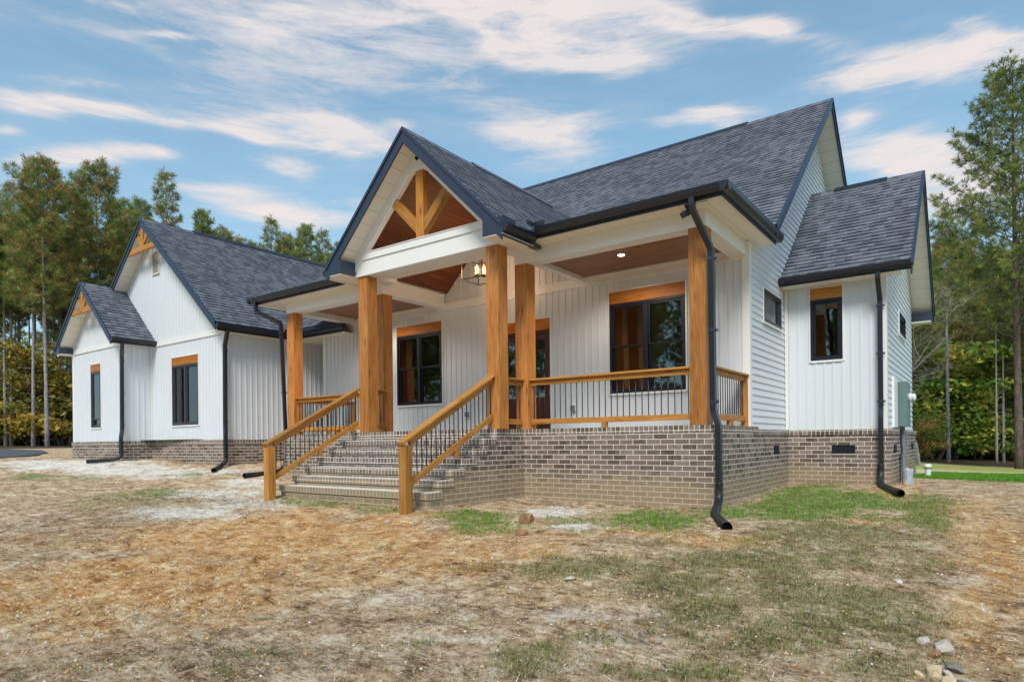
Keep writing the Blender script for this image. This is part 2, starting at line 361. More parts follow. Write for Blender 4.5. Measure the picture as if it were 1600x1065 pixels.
# ================================================================== the house
FZ = 1.26                      # porch floor
XR, YF, YW = -3.204, 9.317, 11.33
XS = -3.27                     # siding of the right wall
X2, YB = -1.42, 13.711         # right bump-out, brick planes
X1, Y1, X3, Y3, XL = -16.0, 9.08, -20.05, 8.26, -23.56   # garage wing, siding planes
house = empty('farmhouse', (-9, 12, 0), label='white farmhouse with dark shingle roofs, brick foundation and cedar-post front porch', cat='house')
house.location = (0, 0, 0)
H = house

# ---- foundation
f = MB()
def brickbox(x0, x1, y0, y1, top, z0=-1.2, mb=None): (mb or f).box(x0, x1, y0, y1, z0, top - .1)
rw = MB()
def rowl(x0, x1, y0, y1, top, h=.1, proud=0.0, mb=None):
    (mb or rw).box(x0 - proud, x1 + proud, y0 - proud, y1 + proud, top - h, top)
brickbox(-13.78, XR, YF, YW + .3, FZ)                      # porch block
brickbox(-10.30, -6.616, 8.535, YF, FZ)                    # landing
brickbox(XL - .04, X1 + .04, Y1 - .04, 21, 1.17)           # garage
brickbox(XL - .04, X3 + .04, Y3 - .04, Y1 - .04, 1.17)
brickbox(-15.2, XR, YW + .3, 21.2, FZ)                     # main body
brickbox(-15.96, -15.2, 12.8, 21, FZ)
brickbox(XR, X2, YB, 18.99, 1.21)                          # bump-out
f.build('foundation', M_brick, H)
rowl(-15.9, -14.79, 12.76, 12.9, FZ, proud=0.0)
rowl(-14.86, -13.78, YW - .04, YW + .3, FZ)
rowl(XL - .04, X1 + .04, Y1 - .04, 21, 1.17, proud=.02)
rowl(XL - .04, X3 + .04, Y3 - .04, Y1 - .06, 1.17, proud=.02)
rowl(XR - .3, XR, YW + .002, YB, 1.215, proud=.012)
rowl(XR, X2, YB, 18.99, 1.21, proud=.018)
pr = MB(); pr.box(-13.78, XR, YF, YW + .3, FZ - .1, FZ); pr.box(-10.30, -6.616, 8.535, YF - .001, FZ - .1, FZ)
pr.build('porch_floor', M_rowl, H)
rw.build_each('brick_ledge', M_rowl, H)

# ---- steps
st = MB(); tr = MB()
YS = [6.88 + .276 * k for k in range(7)]; ZT = [.295, .455, .615, .775, .935, 1.10]
nose = MB()
for k in range(6):
    st.box(-10.30, -6.616, YS[k] + .012, 8.534, -1.0 if k == 0 else ZT[k - 1] - .1, ZT[k] - .1)
    nose.box(-10.318, -6.598, YS[k] - .016, (YS[k + 1] + .012) if k < 5 else 8.533, ZT[k] - .1, ZT[k], top_mi=1)
steps = st.build('front_steps', M_brick, H)
nose.build('step_nosing', [M_step, M_tread], steps)

# ---- siding
def rngs_minus(z0, z1, holes):
    out = [(z0, z1)]
    for a, b in holes:
        nxt = []
        for p, q in out:
            if b <= p or a >= q: nxt.append((p, q)); continue
            if a > p: nxt.append((p, a))
            if b < q: nxt.append((b, q))
        out = nxt
    return out
def TF(plane, c):
    """local (along, outward, z) -> world; 'y' faces -Y, 'x' faces +X"""
    if plane == 'y': return lambda a, d, z: (a, c - d, z)
    return lambda a, d, z: (c + d, a, z)
def lbox(mb, tf, a0, a1, d0, d1, z0, z1, mi=0):
    p, q = tf(a0, d0, z0), tf(a1, d1, z1); mb.box(p[0], q[0], p[1], q[1], p[2], q[2], mi)
def board_batten(plane, c, a0, a1, z0, top, holes=(), sp=.158, name='siding', parent=None, brk=()):
    """top: height or function of the position along the wall"""
    tp = top if callable(top) else (lambda a: top); tf = TF(plane, c); mb = MB()
    xs = sorted(set([a0, a1] + [h[0] for h in holes] + [h[1] for h in holes] + list(brk))); xs = [x for x in xs if a0 <= x <= a1]
    for p, q in zip(xs, xs[1:]):
        if q - p < 1e-6: continue
        m_ = (p + q) / 2; hs = [(h[2], h[3]) for h in holes if h[0] < m_ < h[1]]
        for (u, v) in rngs_minus(z0, min(tp(p), tp(q)), hs):
            mb.face([tf(p, 0, u), tf(q, 0, u), tf(q, 0, v), tf(p, 0, v)] if plane == 'y' else [tf(q, 0, u), tf(p, 0, u), tf(p, 0, v), tf(q, 0, v)][::-1])
        lo_, hi_ = min(tp(p), tp(q)), max(tp(p), tp(q))
        if hi_ - lo_ > 1e-4:
            mb.face([tf(p, 0, lo_), tf(q, 0, lo_)] + ([tf(q, 0, hi_)] if tp(q) > tp(p) else [tf(p, 0, hi_)]))
    x = a0 + sp * .6; w_ = .034
    while x < a1 - .02:
        hs = [(h[2] - .01, h[3] + .01) for h in holes if h[0] - .03 < x + w_ / 2 < h[1] + .03]
        for (u, v) in rngs_minus(z0, min(tp(x), tp(x + w_)), hs): lbox(mb, tf, x, x + w_, 0, .013, u, v)
        x += sp
    return mb.build(name, M_siding, parent or H)
def clapboard(c, yr, z0, z1, holes=(), name='lap_siding', ex=.121):
    """faces +X; yr(z) -> (y0, y1)"""
    mb = MB(); z = z0
    while z < z1 - .01:
        zt = min(z + ex, z1); (a, b), (a2, b2) = yr(z), yr(zt)
        cuts = [(h[0], h[1]) for h in holes if h[2] < (z + zt) / 2 < h[3]]
        A = max(a, a2); B = min(b, b2)
        segs = rngs_minus(min(a, a2), max(b, b2), cuts)
        for (p, q) in segs:
            pl = p if p != min(a, a2) else a; pt = p if p != min(a, a2) else a2; ql = q if q != max(b, b2) else b; qt = q if q != max(b, b2) else b2
            if qt - pt < .002 and ql - pl < .002: continue
            mb.face([(c + .020, pl, z), (c + .020, ql, z), (c + .004, qt, zt), (c + .004, pt, zt)])
            mb.face([(c + .000, pl, z), (c + .000, ql, z), (c + .020, ql, z), (c + .020, pl, z)][::-1])
        z += ex
    return mb.build(name, M_siding, H)

SM, YR, ZR = .8409, 16.585, 8.975             # main roof: slope, ridge
mz = lambda y: ZR - SM * abs(YR - y)
SP = .98; XP, ZP = -8.34, 6.664               # portico roof
pz_ = lambda x: ZP - SP * abs(x - XP)
SG, XG, ZG = .86, -19.78, 7.65                # garage roof
gz = lambda x: ZG - SG * abs(x - XG)
SS, XM, ZM = .90, -21.81, 5.94                # small front gable
sz = lambda x: ZM - SS * abs(x - XM)
SB, YBR, ZBR = .87, 16.35, 6.74               # bump-out roof
bz = lambda y: ZBR - SB * abs(y - YBR)

WIN1 = (-11.91, -10.39, 1.97, 3.93); WIN2 = (-5.93, -4.39, 1.96, 3.935); DOOR = (-8.98, -7.33, FZ, 3.63)
WG = (-18.78, -17.33, 1.60, 3.53); WPJ = (-22.17, -21.48, 1.60, 3.53)
WB = (-2.775, -2.205, 2.57, 3.99); WR = (12.17, 13.38, 3.19, 3.79); WS = (15.85, 17.07, 3.25, 3.72)

def porchtop(x): return 4.5 if abs(x - XP) > 1.98 else max(4.5, pz_(x) - .28)
board_batten('y', YW, -14.82, XS + 0.0, FZ, porchtop, [WIN1, WIN2, DOOR], brk=(XP - 1.98, XP, XP + 1.98), name='porch_wall_siding')
board_batten('y', 12.8, -16.0, -14.82, FZ, 4.3, name='recess_wall_siding')
board_batten('x', X1, Y1, 12.8, 1.17, 4.0, name='garage_side_siding')
board_batten('y', Y1, X3, X1, 1.17, lambda x: min(gz(x) - .17, 9), [WG], brk=(XG,), name='garage_front_siding')
board_batten('y', Y1, XL, X3, 3.8, lambda x: gz(x) - .17, name='garage_front_siding')
board_batten('x', X3, Y3, Y1, 1.17, 4.02, name='wing_side_siding')
board_batten('y', Y3, XL, X3, 1.17, lambda x: sz(x) - .17, [WPJ], brk=(XM,), name='wing_front_siding')
board_batten('y', YB + .06, XS, X2 - .07, 1.21, 4.06, [WB], name='bumpout_front_siding')
clapboard(XS, lambda z: (YW - .02 if z < 4.9 else YR - (ZR - .16 - z) / SM, YR + (ZR - .16 - z) / SM if z > 3 else 22), 1.215, 8.75, [WR])
clapboard(X2 - .07, lambda z: (YB + .06 if z < 4.2 else max(YB + .06, YBR - (ZBR - .15 - z) / SB), 18.93 if z < 4.2 else min(18.93, YBR + (ZBR - .15 - z) / SB)), 1.21, 6.5, [WS])
# plain walls that the picture does not show
pw = MB()
pw.face([(XL, Y3, 1.17), (XL, 21, 1.17), (XL, 21, 4.3), (XL, Y3, 4.3)]); pw.face([(XL, 21, 1.17), (X1, 21, 1.17), (X1, 21, 4.3), (XG, 21, ZG - .2), (XL, 21, 4.3)])
pw.face([(-14.82, YW, FZ), (-14.82, 12.8, FZ), (-14.82, 12.8, 4.3), (-14.82, YW, 4.3)]); pw.face([(-16, 21, FZ), (XS, 21, FZ), (XS, 21, 5), (-16, 21, 5)])
pw.face([(XS, 18.93, 1.21), (X2 - .07, 18.93, 1.21), (X2 - .07, 18.93, 4.2), (XS, 18.93, 4.2)])
pw.face([(-18.4, YR - 3.6, 5.8), (-18.4, YR + 3.6, 5.8), (-18.4, YR, ZR - .1)])
pw.marks = list(range(len(pw.f))); pw.build_each('rear_wall_siding', M_siding, H)
# trim boards
tb = MB()
def corner_x(x, y, z0, z1, w_=.10):       # outside corner facing -Y and +X
    tb.box(x - w_, x + .026, y - .026, y + w_, z0, z1)
corner_x(X1, Y1, 1.17, 3.96); corner_x(X3, Y3, 1.17, 3.96); corner_x(X2 - .07, YB + .06, 1.21, 4.12, .12)
tb.box(XL - .026, XL + .10, Y3 - .026, Y3 + .1, 1.17, 4.6)
tb.box(XS - .1, XS + .03, YW - .035, YW + .085, 1.215, 4.44)
tb.box(-14.82 - .03, -14.82 + .09, YW - .03, YW + .06, FZ, 4.0)
tb.box(X3 + .001, X3 + .05, Y1 - .05, Y1 - .001, 1.17, 3.96)
tb.box(XS + .021, XS + .08, YB - .0, YB + .059, 1.22, 4.1)
tb.build_each('corner_board', M_white, H)
fr = MB()                                   # horizontal frieze bands
for (tf, a0, a1, z0, z1) in ((TF('y', Y1), X3, X1, 3.955, 4.10), (TF('y', Y3), XL, X3, 3.955, 4.10)):
    lbox(fr, tf, a0 + .027, a1 - .101, .001, .022, z0, z1); lbox(fr, tf, a0 + .027, a1 - .101, .001, .034, z0 - .004, z0 + .016)
lbox(fr, TF('y', YW), -14.72, XS - .1, .001, .03, 4.15, 4.33)
lbox(fr, TF('y', YW), -14.72, XS - .1, .001, .045, 4.285, 4.327)
fr.build_each('frieze_board', M_white, H)

# ---- windows
def window(plane, c, dims, name='window', header=.22, cols=2, mid=True, fm=None, fw=.05, depth=.05, header_mat=None, label=None, midz=None):
    a0, a1, z0, z1 = dims; tf = TF(plane, c); fm = fm or M_winframe
    zt = z1 - header; o = MB()
    def ring(A0, A1, Z0, Z1, w_, d0, d1):
        lbox(o, tf, A0, A0 + w_, d0, d1, Z0, Z1); lbox(o, tf, A1 - w_, A1, d0, d1, Z0, Z1)
        lbox(o, tf, A0 + w_, A1 - w_, d0, d1, Z0, Z0 + w_); lbox(o, tf, A0 + w_, A1 - w_, d0, d1, Z1 - w_, Z1)
    ring(a0, a1, z0, zt, fw, -.07, .032)
    W = (a1 - a0 - 2 * fw); mull = .075 if cols > 1 else 0; cw = (W - mull * (cols - 1)) / cols; panes = []
    for i in range(cols):
        p = a0 + fw + i * (cw + mull)
        if i: lbox(o, tf, p - mull, p, -.07, .03, z0 + fw, zt - fw)
        zm = midz if midz else (z0 + zt) / 2
        if mid:
            ring(p + .002, p + cw - .002, zm - .0, zt - fw - .001, .035, -.03, .012)
            ring(p + .002, p + cw - .002, z0 + fw + .001, zm + .03, .035, -.06, -.02 + .0)
            panes += [(p + .03, p + cw - .03, zm + .03, zt - fw - .03, -.012), (p + .03, p + cw - .03, z0 + fw + .03, zm, -.042)]
        else:
            ring(p + .002, p + cw - .002, z0 + fw + .001, zt - fw - .001, .035, -.05, .006)
            panes.append((p + .03, p + cw - .03, z0 + fw + .03, zt - fw - .03, -.025))
    wo = o.build(name, fm, H)
    if label: wo['label'] = label
    for (p, q, u, v, d) in panes:
        g = MB(); lbox(g, tf, p, q, d - .002, d + .002, u, v); g.build('pane', M_glass, wo)
    if header:
        g = MB(); P0 = tf((a0), .012, (zt + z1) / 2 + .001); P1 = tf(a1, .012, (zt + z1) / 2 + .001)
        g.bar(P0, P1, .045, header - .004, mi=0); g.build('header_board', header_mat or M_head, wo)
    t = MB(); w_ = .028
    lbox(t, tf, a0 - w_, a0 - .001, .0, .026, z0 - w_, z1 + w_); lbox(t, tf, a1 + .001, a1 + w_, .0, .026, z0 - w_, z1 + w_)
    lbox(t, tf, a0 - .001, a1 + .001, .0, .026, z1 + .001, z1 + w_); lbox(t, tf, a0 - .001, a1 + .001, .0, .032, z0 - w_ - .012, z0 - .001)
    t.build('window_trim', M_white, wo)
    return wo
window('y', YW, WIN1, header=.235, midz=2.86); window('y', YW, WIN2, header=.235, midz=2.85)
window('y', Y1, WG, header=.23, mid=False, fm=M_winframe2, label='sliding window with grey frame'); window('y', Y3, WPJ, header=.23, cols=1, midz=1.84, fm=M_winframe2)
window('y', YB + .06, WB, header=.225, cols=1, mid=False, header_mat=M_rail)
window('x', XS + .015, WR, header=0, cols=1, mid=False, fw=.04, fm=M_winframe2); window('x', X2 - .055, WS, header=0, cols=1, mid=False, fw=.04)

# ---- front door: two glazed leaves
dr = MB(); tf = TF('y', YW); a0, a1, z0, z1 = DOOR; zt = 3.39
lbox(dr, tf, a0, a0 + .05, -.08, .02, z0, zt); lbox(dr, tf, a1 - .05, a1, -.08, .02, z0, zt); lbox(dr, tf, a0 + .05, a1 - .05, -.08, .02, zt - .05, zt)
mid_ = (a0 + a1) / 2; glz = []
for (p, q) in ((a0 + .05, mid_ - .002), (mid_ + .002, a1 - .05)):
    lbox(dr, tf, p, p + .11, -.07, -.02, z0 + .02, zt - .05); lbox(dr, tf, q - .11, q, -.07, -.02, z0 + .02, zt - .05)
    lbox(dr, tf, p + .11, q - .11, -.07, -.02, zt - .18, zt - .05); lbox(dr, tf, p + .11, q - .11, -.07, -.02, z0 + .02, z0 + .25)
    lbox(dr, tf, p + .11, q - .11, -.06, -.035, z0 + .25, z0 + .62); lbox(dr, tf, p + .16, q - .16, -.035, -.022, z0 + .29, z0 + .58); lbox(dr, tf, p + .11, q - .11, -.07, -.02, z0 + .62, z0 + .72)
    for zz in (2.48, 2.95): lbox(dr, tf, p + .11, q - .11, -.06, -.03, zz, zz + .022)
    lbox(dr, tf, (p + q) / 2 - .01, (p + q) / 2 + .01, -.059, -.031, z0 + .72, zt - .18)
    glz.append((p + .11, q - .11, z0 + .72, zt - .18))
dro = dr.build('front_door', M_door, H)
for (p, q, u, v) in glz:
    g = MB(); lbox(g, tf, p, q, -.048, -.044, u, v); g.build('pane', M_glass, dro)
g = MB(); g.bar(tf(a0, .014, 3.51), tf(a1, .014, 3.51), .045, .23); g.build('header_board', M_head, dro)
g = MB(); lbox(g, tf, a0, a1, -.1, .04, FZ + .001, FZ + .02); g.build('threshold', M_black, dro)
g = MB(); lbox(g, tf, mid_ + .03, mid_ + .06, -.02, .03, 2.2, 2.45); g.build('door_handle', M_iron, dro)
t = MB(); lbox(t, tf, a0 - .035, a0 - .001, 0, .026, FZ, 3.66); lbox(t, tf, a1 + .001, a1 + .035, 0, .026, FZ, 3.66); lbox(t, tf, a0 - .001, a1 + .001, 0, .026, 3.63, 3.66); t.build('door_trim', M_white, dro)

# ---- interior seen dimly through the panes
it = MB()
it.face([(-14.5, YW + 4.2, FZ), (XS - .2, YW + 4.2, FZ), (XS - .2, YW + 4.2, 4.3), (-14.5, YW + 4.2, 4.3)]); it.face([(-14.6, YW + .1, FZ + .01), (XS - .1, YW + .1, FZ + .01), (XS - .1, 18.8, FZ + .01), (-14.6, 18.8, FZ + .01)])
it.face([(-14.6, YW + .1, 4.28), (XS - .1, YW + .1, 4.28), (XS - .1, 18.8, 4.28), (-14.6, 18.8, 4.28)])
it.face([(-9.6, YW + .1, FZ), (-9.6, YW + 4.2, FZ), (-9.6, YW + 4.2, 4.28), (-9.6, YW + .1, 4.28)]); it.face([(-6.4, YW + .1, FZ), (-6.4, YW + 4.2, FZ), (-6.4, YW + 4.2, 4.28), (-6.4, YW + .1, 4.28)])
it.face([(XL + .1, Y1 + 4, 1.2), (X1 - .1, Y1 + 4, 1.2), (X1 - .1, Y1 + 4, 4), (XL + .1, Y1 + 4, 4)]); it.face([(XL + .1, Y3 + .1, 1.2), (X1 - .1, Y1 + .1, 1.2), (X1 - .1, 13.1, 1.2), (XL + .1, 13.1, 1.2)])
it.face([(XS, 16.5, 1.3), (X2 - .1, 16.5, 1.3), (X2 - .1, 16.5, 4), (XS, 16.5, 4)]); it.face([(XS, YB + .1, 1.3), (X2 - .1, YB + .1, 1.3), (X2 - .1, 18.8, 1.3), (XS, 18.8, 1.3)])
it.face([(XS, YB + .1, 4.05), (X2 - .1, YB + .1, 4.05), (X2 - .1, 18.8, 4.05), (XS, 18.8, 4.05)])
it.build('interior_wall', M_int, H)
it = MB(); it.box(-11.4, -10.5, YW + 3.0, YW + 4.15, FZ, 3.6); it.box(-2.72, -2.45, 15.6, 16.4, 1.3, 3.45); it.build_each('interior_cabinet', M_intw, H)

# ---- roofs
def clip(poly, axis_val, keep_gt, idx=1):
    out = []
    for i in range(len(poly)):
        a, b = poly[i], poly[(i + 1) % len(poly)]
        ia = (a[idx] >= axis_val) == keep_gt or abs(a[idx] - axis_val) < 1e-9; ib = (b[idx] >= axis_val) == keep_gt or abs(b[idx] - axis_val) < 1e-9
        if ia: out.append(a)
        if ia != ib:
            t = (axis_val - a[idx]) / (b[idx] - a[idx]); out.append(tuple(a[k] + t * (b[k] - a[k]) for k in range(2)))
    return out
def roof_plane(name, pts, e, thick=.16, rake_soffit=True, parent=None, under=None):
    """pts: convex polygon of the roof's upper surface; e: unit vector along the courses"""
    pts = [Vector(p) for p in pts]; e = Vector(e).normalized(); n = (pts[1] - pts[0]).cross(pts[2] - pts[1]).normalized()
    if n.z < 0: n = -n; pts = pts[::-1]
    upv_ = n.cross(e).normalized()
    if upv_.z < 0: upv_ = -upv_
    o = min(pts, key=lambda p: p.dot(upv_))
    P2 = [((p - o).dot(e), (p - o).dot(upv_)) for p in pts]; tmax = max(p[1] for p in P2)
    W3 = lambda s, t, h: o + e * s + upv_ * t + n * h
    sh = MB(); k = 0; E_ = .143
    u0 = o.dot(e)
    while k * E_ < tmax - .01:
        t0, t1 = k * E_, min((k + 1) * E_, tmax); q = clip(clip(P2, t0, True), t1, False); k += 1
        if len(q) < 3: continue
        hh = lambda t: .012 - .010 * (t - t0) / E_
        sh.face([W3(s, t, hh(t)) for s, t in q], [(s + u0, t) for s, t in q])
        lo_ = sorted([p for p in q if abs(p[1] - t0) < 1e-6])
        if len(lo_) >= 2:
            a, b = lo_[0][0], lo_[-1][0]
            sh.face([W3(a, t0, -.004), W3(b, t0, -.004), W3(b, t0, .012), W3(a, t0, .012)], [(a + u0, t0 + .002)] * 4)
    so = sh.build(name, M_shingle, parent or H)
    sl = MB(); top = [p - n * .004 for p in pts]; bt = [p - Vector((0, 0, thick)) for p in top]
    N = len(pts)
    sl.face(top, mi=0)
    for i in range(N):
        j = (i + 1) % N; sl.face([bt[i], bt[j], top[j], top[i]], mi=0)
    bb = bt[::-1]; sl.face(bb, [((p - o).dot(e), (p - o).dot(upv_)) for p in bb], mi=1)
    sl.build('roof_deck', [M_fascia, under or M_soffit], so)
    return so
EX, EY = (1, 0, 0), (0, 1, 0)
roofs = {}
mY = lambda x, y: (x, y, mz(y))
# valley between the main roof and the garage roof
main = roof_plane('main_roof', [mY(-15.73, 10.98), mY(-13.2, 10.98), mY(-2.85, 11.45), mY(-2.85, YR), mY(-18.5, YR), mY(-18.5, 13.7)], EX) if False else None
main = roof_plane('main_roof', [mY(-14.6, 11.47), mY(-2.85, 11.47), mY(-2.85, YR), mY(-18.5, YR), mY(-18.5, 13.7), mY(-16.3, 11.47)], EX)
roof_plane('main_roof_left_eave', [mY(-15.73, 10.98), mY(-13.6, 10.98), mY(-13.6, 11.469), mY(-16.3, 11.469)], EX, parent=main)
roof_plane('rear_roof', [mY(-2.85, YR), mY(-2.85, 22.1), mY(-18.5, 22.1), mY(-18.5, YR)], EX)
P = lambda x, y: (x, y, pz_(x))
port_r = roof_plane('portico_roof', [P(XP, 8.135), P(-6.14, 8.135), P(-6.14, 8.95), P(-6.75, 12.0), P(XP, 13.84)], EY, .2)
roof_plane('portico_roof', [P(XP, 8.135), P(-10.54, 8.135), P(-10.54, 8.95), P(-9.93, 12.0), P(XP, 13.84)], EY, .2)
lo_s = .16; Lz = lambda d: 4.62 + lo_s * d
roof_plane('porch_roof', [(-6.27, 8.97, Lz(0)), (-2.93, 8.97, Lz(0)), (-5.98, 12.02, Lz(3.05)), (-6.76, 12.02, Lz(3.05))], EX, .03)
roof_plane('porch_roof', [(-14.5, 8.97, Lz(0)), (-10.41, 8.97, Lz(0)), (-9.92, 12.02, Lz(3.05)), (-11.45, 12.02, Lz(3.05))], EX, .03)
roof_plane('porch_hip_roof', [(-2.93, 8.97, Lz(0)), (-2.93, 12.02, Lz(0)), (-5.98, 12.02, Lz(3.05))], EY, .03)
roof_plane('porch_hip_roof', [(-14.5, 8.97, Lz(0)), (-14.5, 12.02, Lz(0)), (-11.45, 12.02, Lz(3.05))], EY, .03)
G = lambda x, y: (x, y, gz(x))
gr_ = roof_plane('garage_roof', [G(XG, 8.70), G(-15.73, 8.70), G(-15.73, 21.3), G(XG, 21.3)], EY)
roof_plane('garage_roof', [G(XG, 8.70), G(XG, 21.3), G(-23.83, 21.3), G(-23.83, 8.70)], EY)
S_ = lambda x, y: (x, y, sz(x))
roof_plane('wing_roof', [S_(XM, 7.87), S_(-19.77, 7.87), S_(-19.77, Y1 - .01), S_(XM, Y1 - .01)], EY)
roof_plane('wing_roof', [S_(XM, 7.87), S_(XM, Y1 + .3), S_(-23.85, Y1 + .3), S_(-23.85, 7.87)], EY)
B_ = lambda x, y: (x, y, bz(y))
roof_plane('bumpout_roof', [B_(-1.05, 13.35), B_(-1.05, YBR), B_(XS + .02, YBR), B_(XS + .02, 13.35)], EX, .10)
roof_plane('bumpout_roof', [B_(-1.05, YBR), B_(-1.05, 19.35), B_(XS + .02, 19.35), B_(XS + .02, YBR)], EX, .10)
# ridge vents and caps
def ridge(p0, p1, s, vent0, vent1):
    p0, p1 = Vector(p0), Vector(p1); d = (p1 - p0).normalized(); side = d.cross(Vector((0, 0, 1)))
    mb = MB()
    def cap(a, b, w_, t, mi):
        A, B = p0 + d * a, p0 + d * b
        for sg in (1, -1):
            o = side * sg * w_ + Vector((0, 0, -s * w_)); z = Vector((0, 0, t))
            q = [A + z, B + z, B + o + z, A + o + z] if sg < 0 else [B + z, A + z, A + o + z, B + o + z]
            mb.face(q, [((v - p0).dot(d), 0 if i < 2 else w_) for i, v in enumerate(q)], mi)
            r = [A + o + z, B + o + z, B + o, A + o]; mb.face(r if sg < 0 else r[::-1], mi=mi)
        for X_ in (A, B): mb.face([X_ + z, X_ + side * w_ + Vector((0, 0, -s * w_)) + z, X_ + side * w_ + Vector((0, 0, -s * w_)), X_, X_ - side * w_ + Vector((0, 0, -s * w_)), X_ - side * w_ + Vector((0, 0, -s * w_)) + z], mi=mi)
    L = (p1 - p0).length; cap(-.01, L, .13, .022, 0); cap(vent0, vent1, .12, .055, 1)
    mb.build('ridge_vent', [M_shingle, M_black], H)
ridge((-2.85, YR, ZR), (-18.5, YR, ZR), SM, 1.9, 15.3)
ridge((XP, 8.135, ZP), (XP, 13.8, ZP), SP, 1.9, 4.75)
ridge((XG, 8.70, ZG), (XG, 21.3, ZG), SG, 1.5, 12)
ridge((XM, 7.87, ZM), (XM, Y1 - .01, ZM), SS, .05, .06)
ridge((-1.05, YBR, ZBR), (XS + .02, YBR, ZBR), SB, .65, 1.7)

# ---- fascia boards, rake boards, gutters, soffits
fa = MB()
def rake(p0, p1, n, h=.24, t=.03, drop=.0):
    """board from p0 to p1 under the roof edge; n outward"""
    fa.marks.append(len(fa.f)); p0, p1, n = Vector(p0), Vector(p1), Vector(n); dz = Vector((0, 0, -h)); o = n * t
    q = [p0, p1, p1 + dz, p0 + dz]
    fa.face([v + o for v in q]); fa.face([v for v in q][::-1])
    for i in range(4): fa.face([q[i], q[(i + 1) % 4], q[(i + 1) % 4] + o, q[i] + o][::-1])
def drip(p0, p1, n):
    p0, p1, n = Vector(p0), Vector(p1), Vector(n); z = Vector((0, 0, .018)); o = n * .052; dz = Vector((0, 0, -.05))
    q = [p0 + z, p1 + z, p1 + dz, p0 + dz]
    fa.face([v + o for v in q]); fa.face([p0 + z, p0 + z + o, p1 + z + o, p1 + z]); fa.face([p0 + dz, p0 + dz + o, p1 + dz + o, p1 + dz])
    for p in (p0, p1): fa.face([p + z, p + z + o, p + dz + o, p + dz])
NY, PX, NX = (0, -1, 0), (1, 0, 0), (-1, 0, 0)
for (apex, a, b, n) in ((P(XP, 8.135), P(-10.54, 8.135), P(-6.14, 8.135), NY), (G(XG, 8.70), G(-23.83, 8.70), G(-15.73, 8.70), NY), (S_(XM, 7.87), S_(-23.85, 7.87), S_(-19.77, 7.87), NY),
                        (mY(-2.85, YR), mY(-2.85, 11.47), mY(-2.85, 22.1), PX), (B_(-1.05, YBR), B_(-1.05, 13.35), B_(-1.05, 19.35), PX)):
    h = .27 if apex[0] == XP else .2
    rake(apex, a, n, h); rake(apex, b, n, h); drip(apex, a, n); drip(apex, b, n)
def fbox(*a): fa.box(*a)
# level fascias
fbox(-14.5, -2.93, 8.97, 8.995, 4.448, 4.612); fbox(-2.955, -2.93, 8.996, 11.85, 4.448, 4.612); fbox(-14.5, -14.475, 8.996, 11.3, 4.448, 4.612)
fbox(-6.165, -6.14, 8.17, 8.969, 4.35, 4.50); fbox(-10.54, -10.515, 8.17, 8.969, 4.35, 4.50)
fbox(-15.755, -15.73, 8.73, 10.98, 3.96, 4.15); fbox(-15.73, -13.62, 10.98, 11.005, 3.98, 4.19)
fbox(-19.795, -19.77, 7.9, Y1 - .03, 3.96, 4.09)
fbox(-1.62, -1.05, 18.96, 19.33, 3.92, 4.14)
# returns of the rakes (boxed ends)
fbox(-10.57, -10.08, 8.105, 8.46, 4.352, 4.62); fbox(-6.53, -6.12, 8.105, 8.46, 4.352, 4.62)
fbox(-23.86, -23.50, 7.84, 8.24, 3.97, 4.15)
fa.build_each('fascia', M_fascia, H)
sf = MB()
def ceil_(x0, x1, y0, y1, z, t=.02, mb=None): (mb or sf).box(x0, x1, y0, y1, z, z + t)
ceil_(-14.48, -2.95, 8.99, 9.35, 4.448); ceil_(-3.31, -2.95, 9.351, 11.85, 4.448); ceil_(-14.48, -13.65, 9.351, 11.3, 4.448)
ceil_(-10.55, -10.09, 8.11, 8.98, 4.338, .012); ceil_(-6.52, -6.13, 8.11, 8.98, 4.338, .012)
ceil_(-10.3, -10.05, 8.46, 9.34, 4.352, .02); ceil_(-6.55, -6.3, 8.46, 9.34, 4.352, .02)
ceil_(-15.99, -15.74, 8.72, 10.99, 3.955); ceil_(-15.99, -13.6, 10.99, 12.8, 3.975)
ceil_(-20.04, -19.78, 7.9, 9.06, 3.955); ceil_(-23.84, -23.5, 7.86, 8.25, 3.955)
ceil_(XS + .03, -1.2, 13.36, 13.76, 4.03); ceil_(-1.48, -1.07, 18.9, 19.32, 3.90)
sf.build_each('eave_soffit', M_soffx, H)
def gutter(path_p0, p1, n, name='gutter', cap=True):
    p0, p1, n = Vector(path_p0), Vector(p1), Vector(n); prof = [(0, .12), (0, .0), (.075, .0), (.11, .055), (.122, .12), (.112, .122), (.10, .058), (.07, .010), (.010, .010), (.010, .12)]
    mb = MB(); k = len(prof); z = Vector((0, 0, 1))
    for i in range(k):
        a, b = prof[i], prof[(i + 1) % k]; q = [p0 + n * a[0] + z * a[1], p1 + n * a[0] + z * a[1], p1 + n * b[0] + z * b[1], p0 + n * b[0] + z * b[1]]
        mb.face(q)
    out_ = [(0, .12), (0, 0), (.075, 0), (.11, .055), (.122, .12)]
    for pp in (p0, p1): mb.face([pp + n * a + z * b for a, b in out_])
    return mb.build(name, M_black, H)
g1 = gutter((-6.03, 8.969, 4.485), (-2.93 + .12, 8.969, 4.485), NY); gutter((-2.93, 8.849, 4.486), (-2.93, 11.9, 4.486), PX)
gutter((-14.62, 8.969, 4.485), (-10.65, 8.969, 4.485), NY); gutter((-14.5, 8.85, 4.486), (-14.5, 11.3, 4.486), NX)
gutter((-6.14, 8.11, 4.372), (-6.14, 8.96, 4.40), PX); gutter((-10.54, 8.11, 4.372), (-10.54, 8.96, 4.40), NX)
gutter((-15.73, 8.68, 4.0), (-15.73, 10.86, 4.0), PX); gutter((-15.61, 10.98, 4.03), (-13.5, 10.98, 4.03), NY)
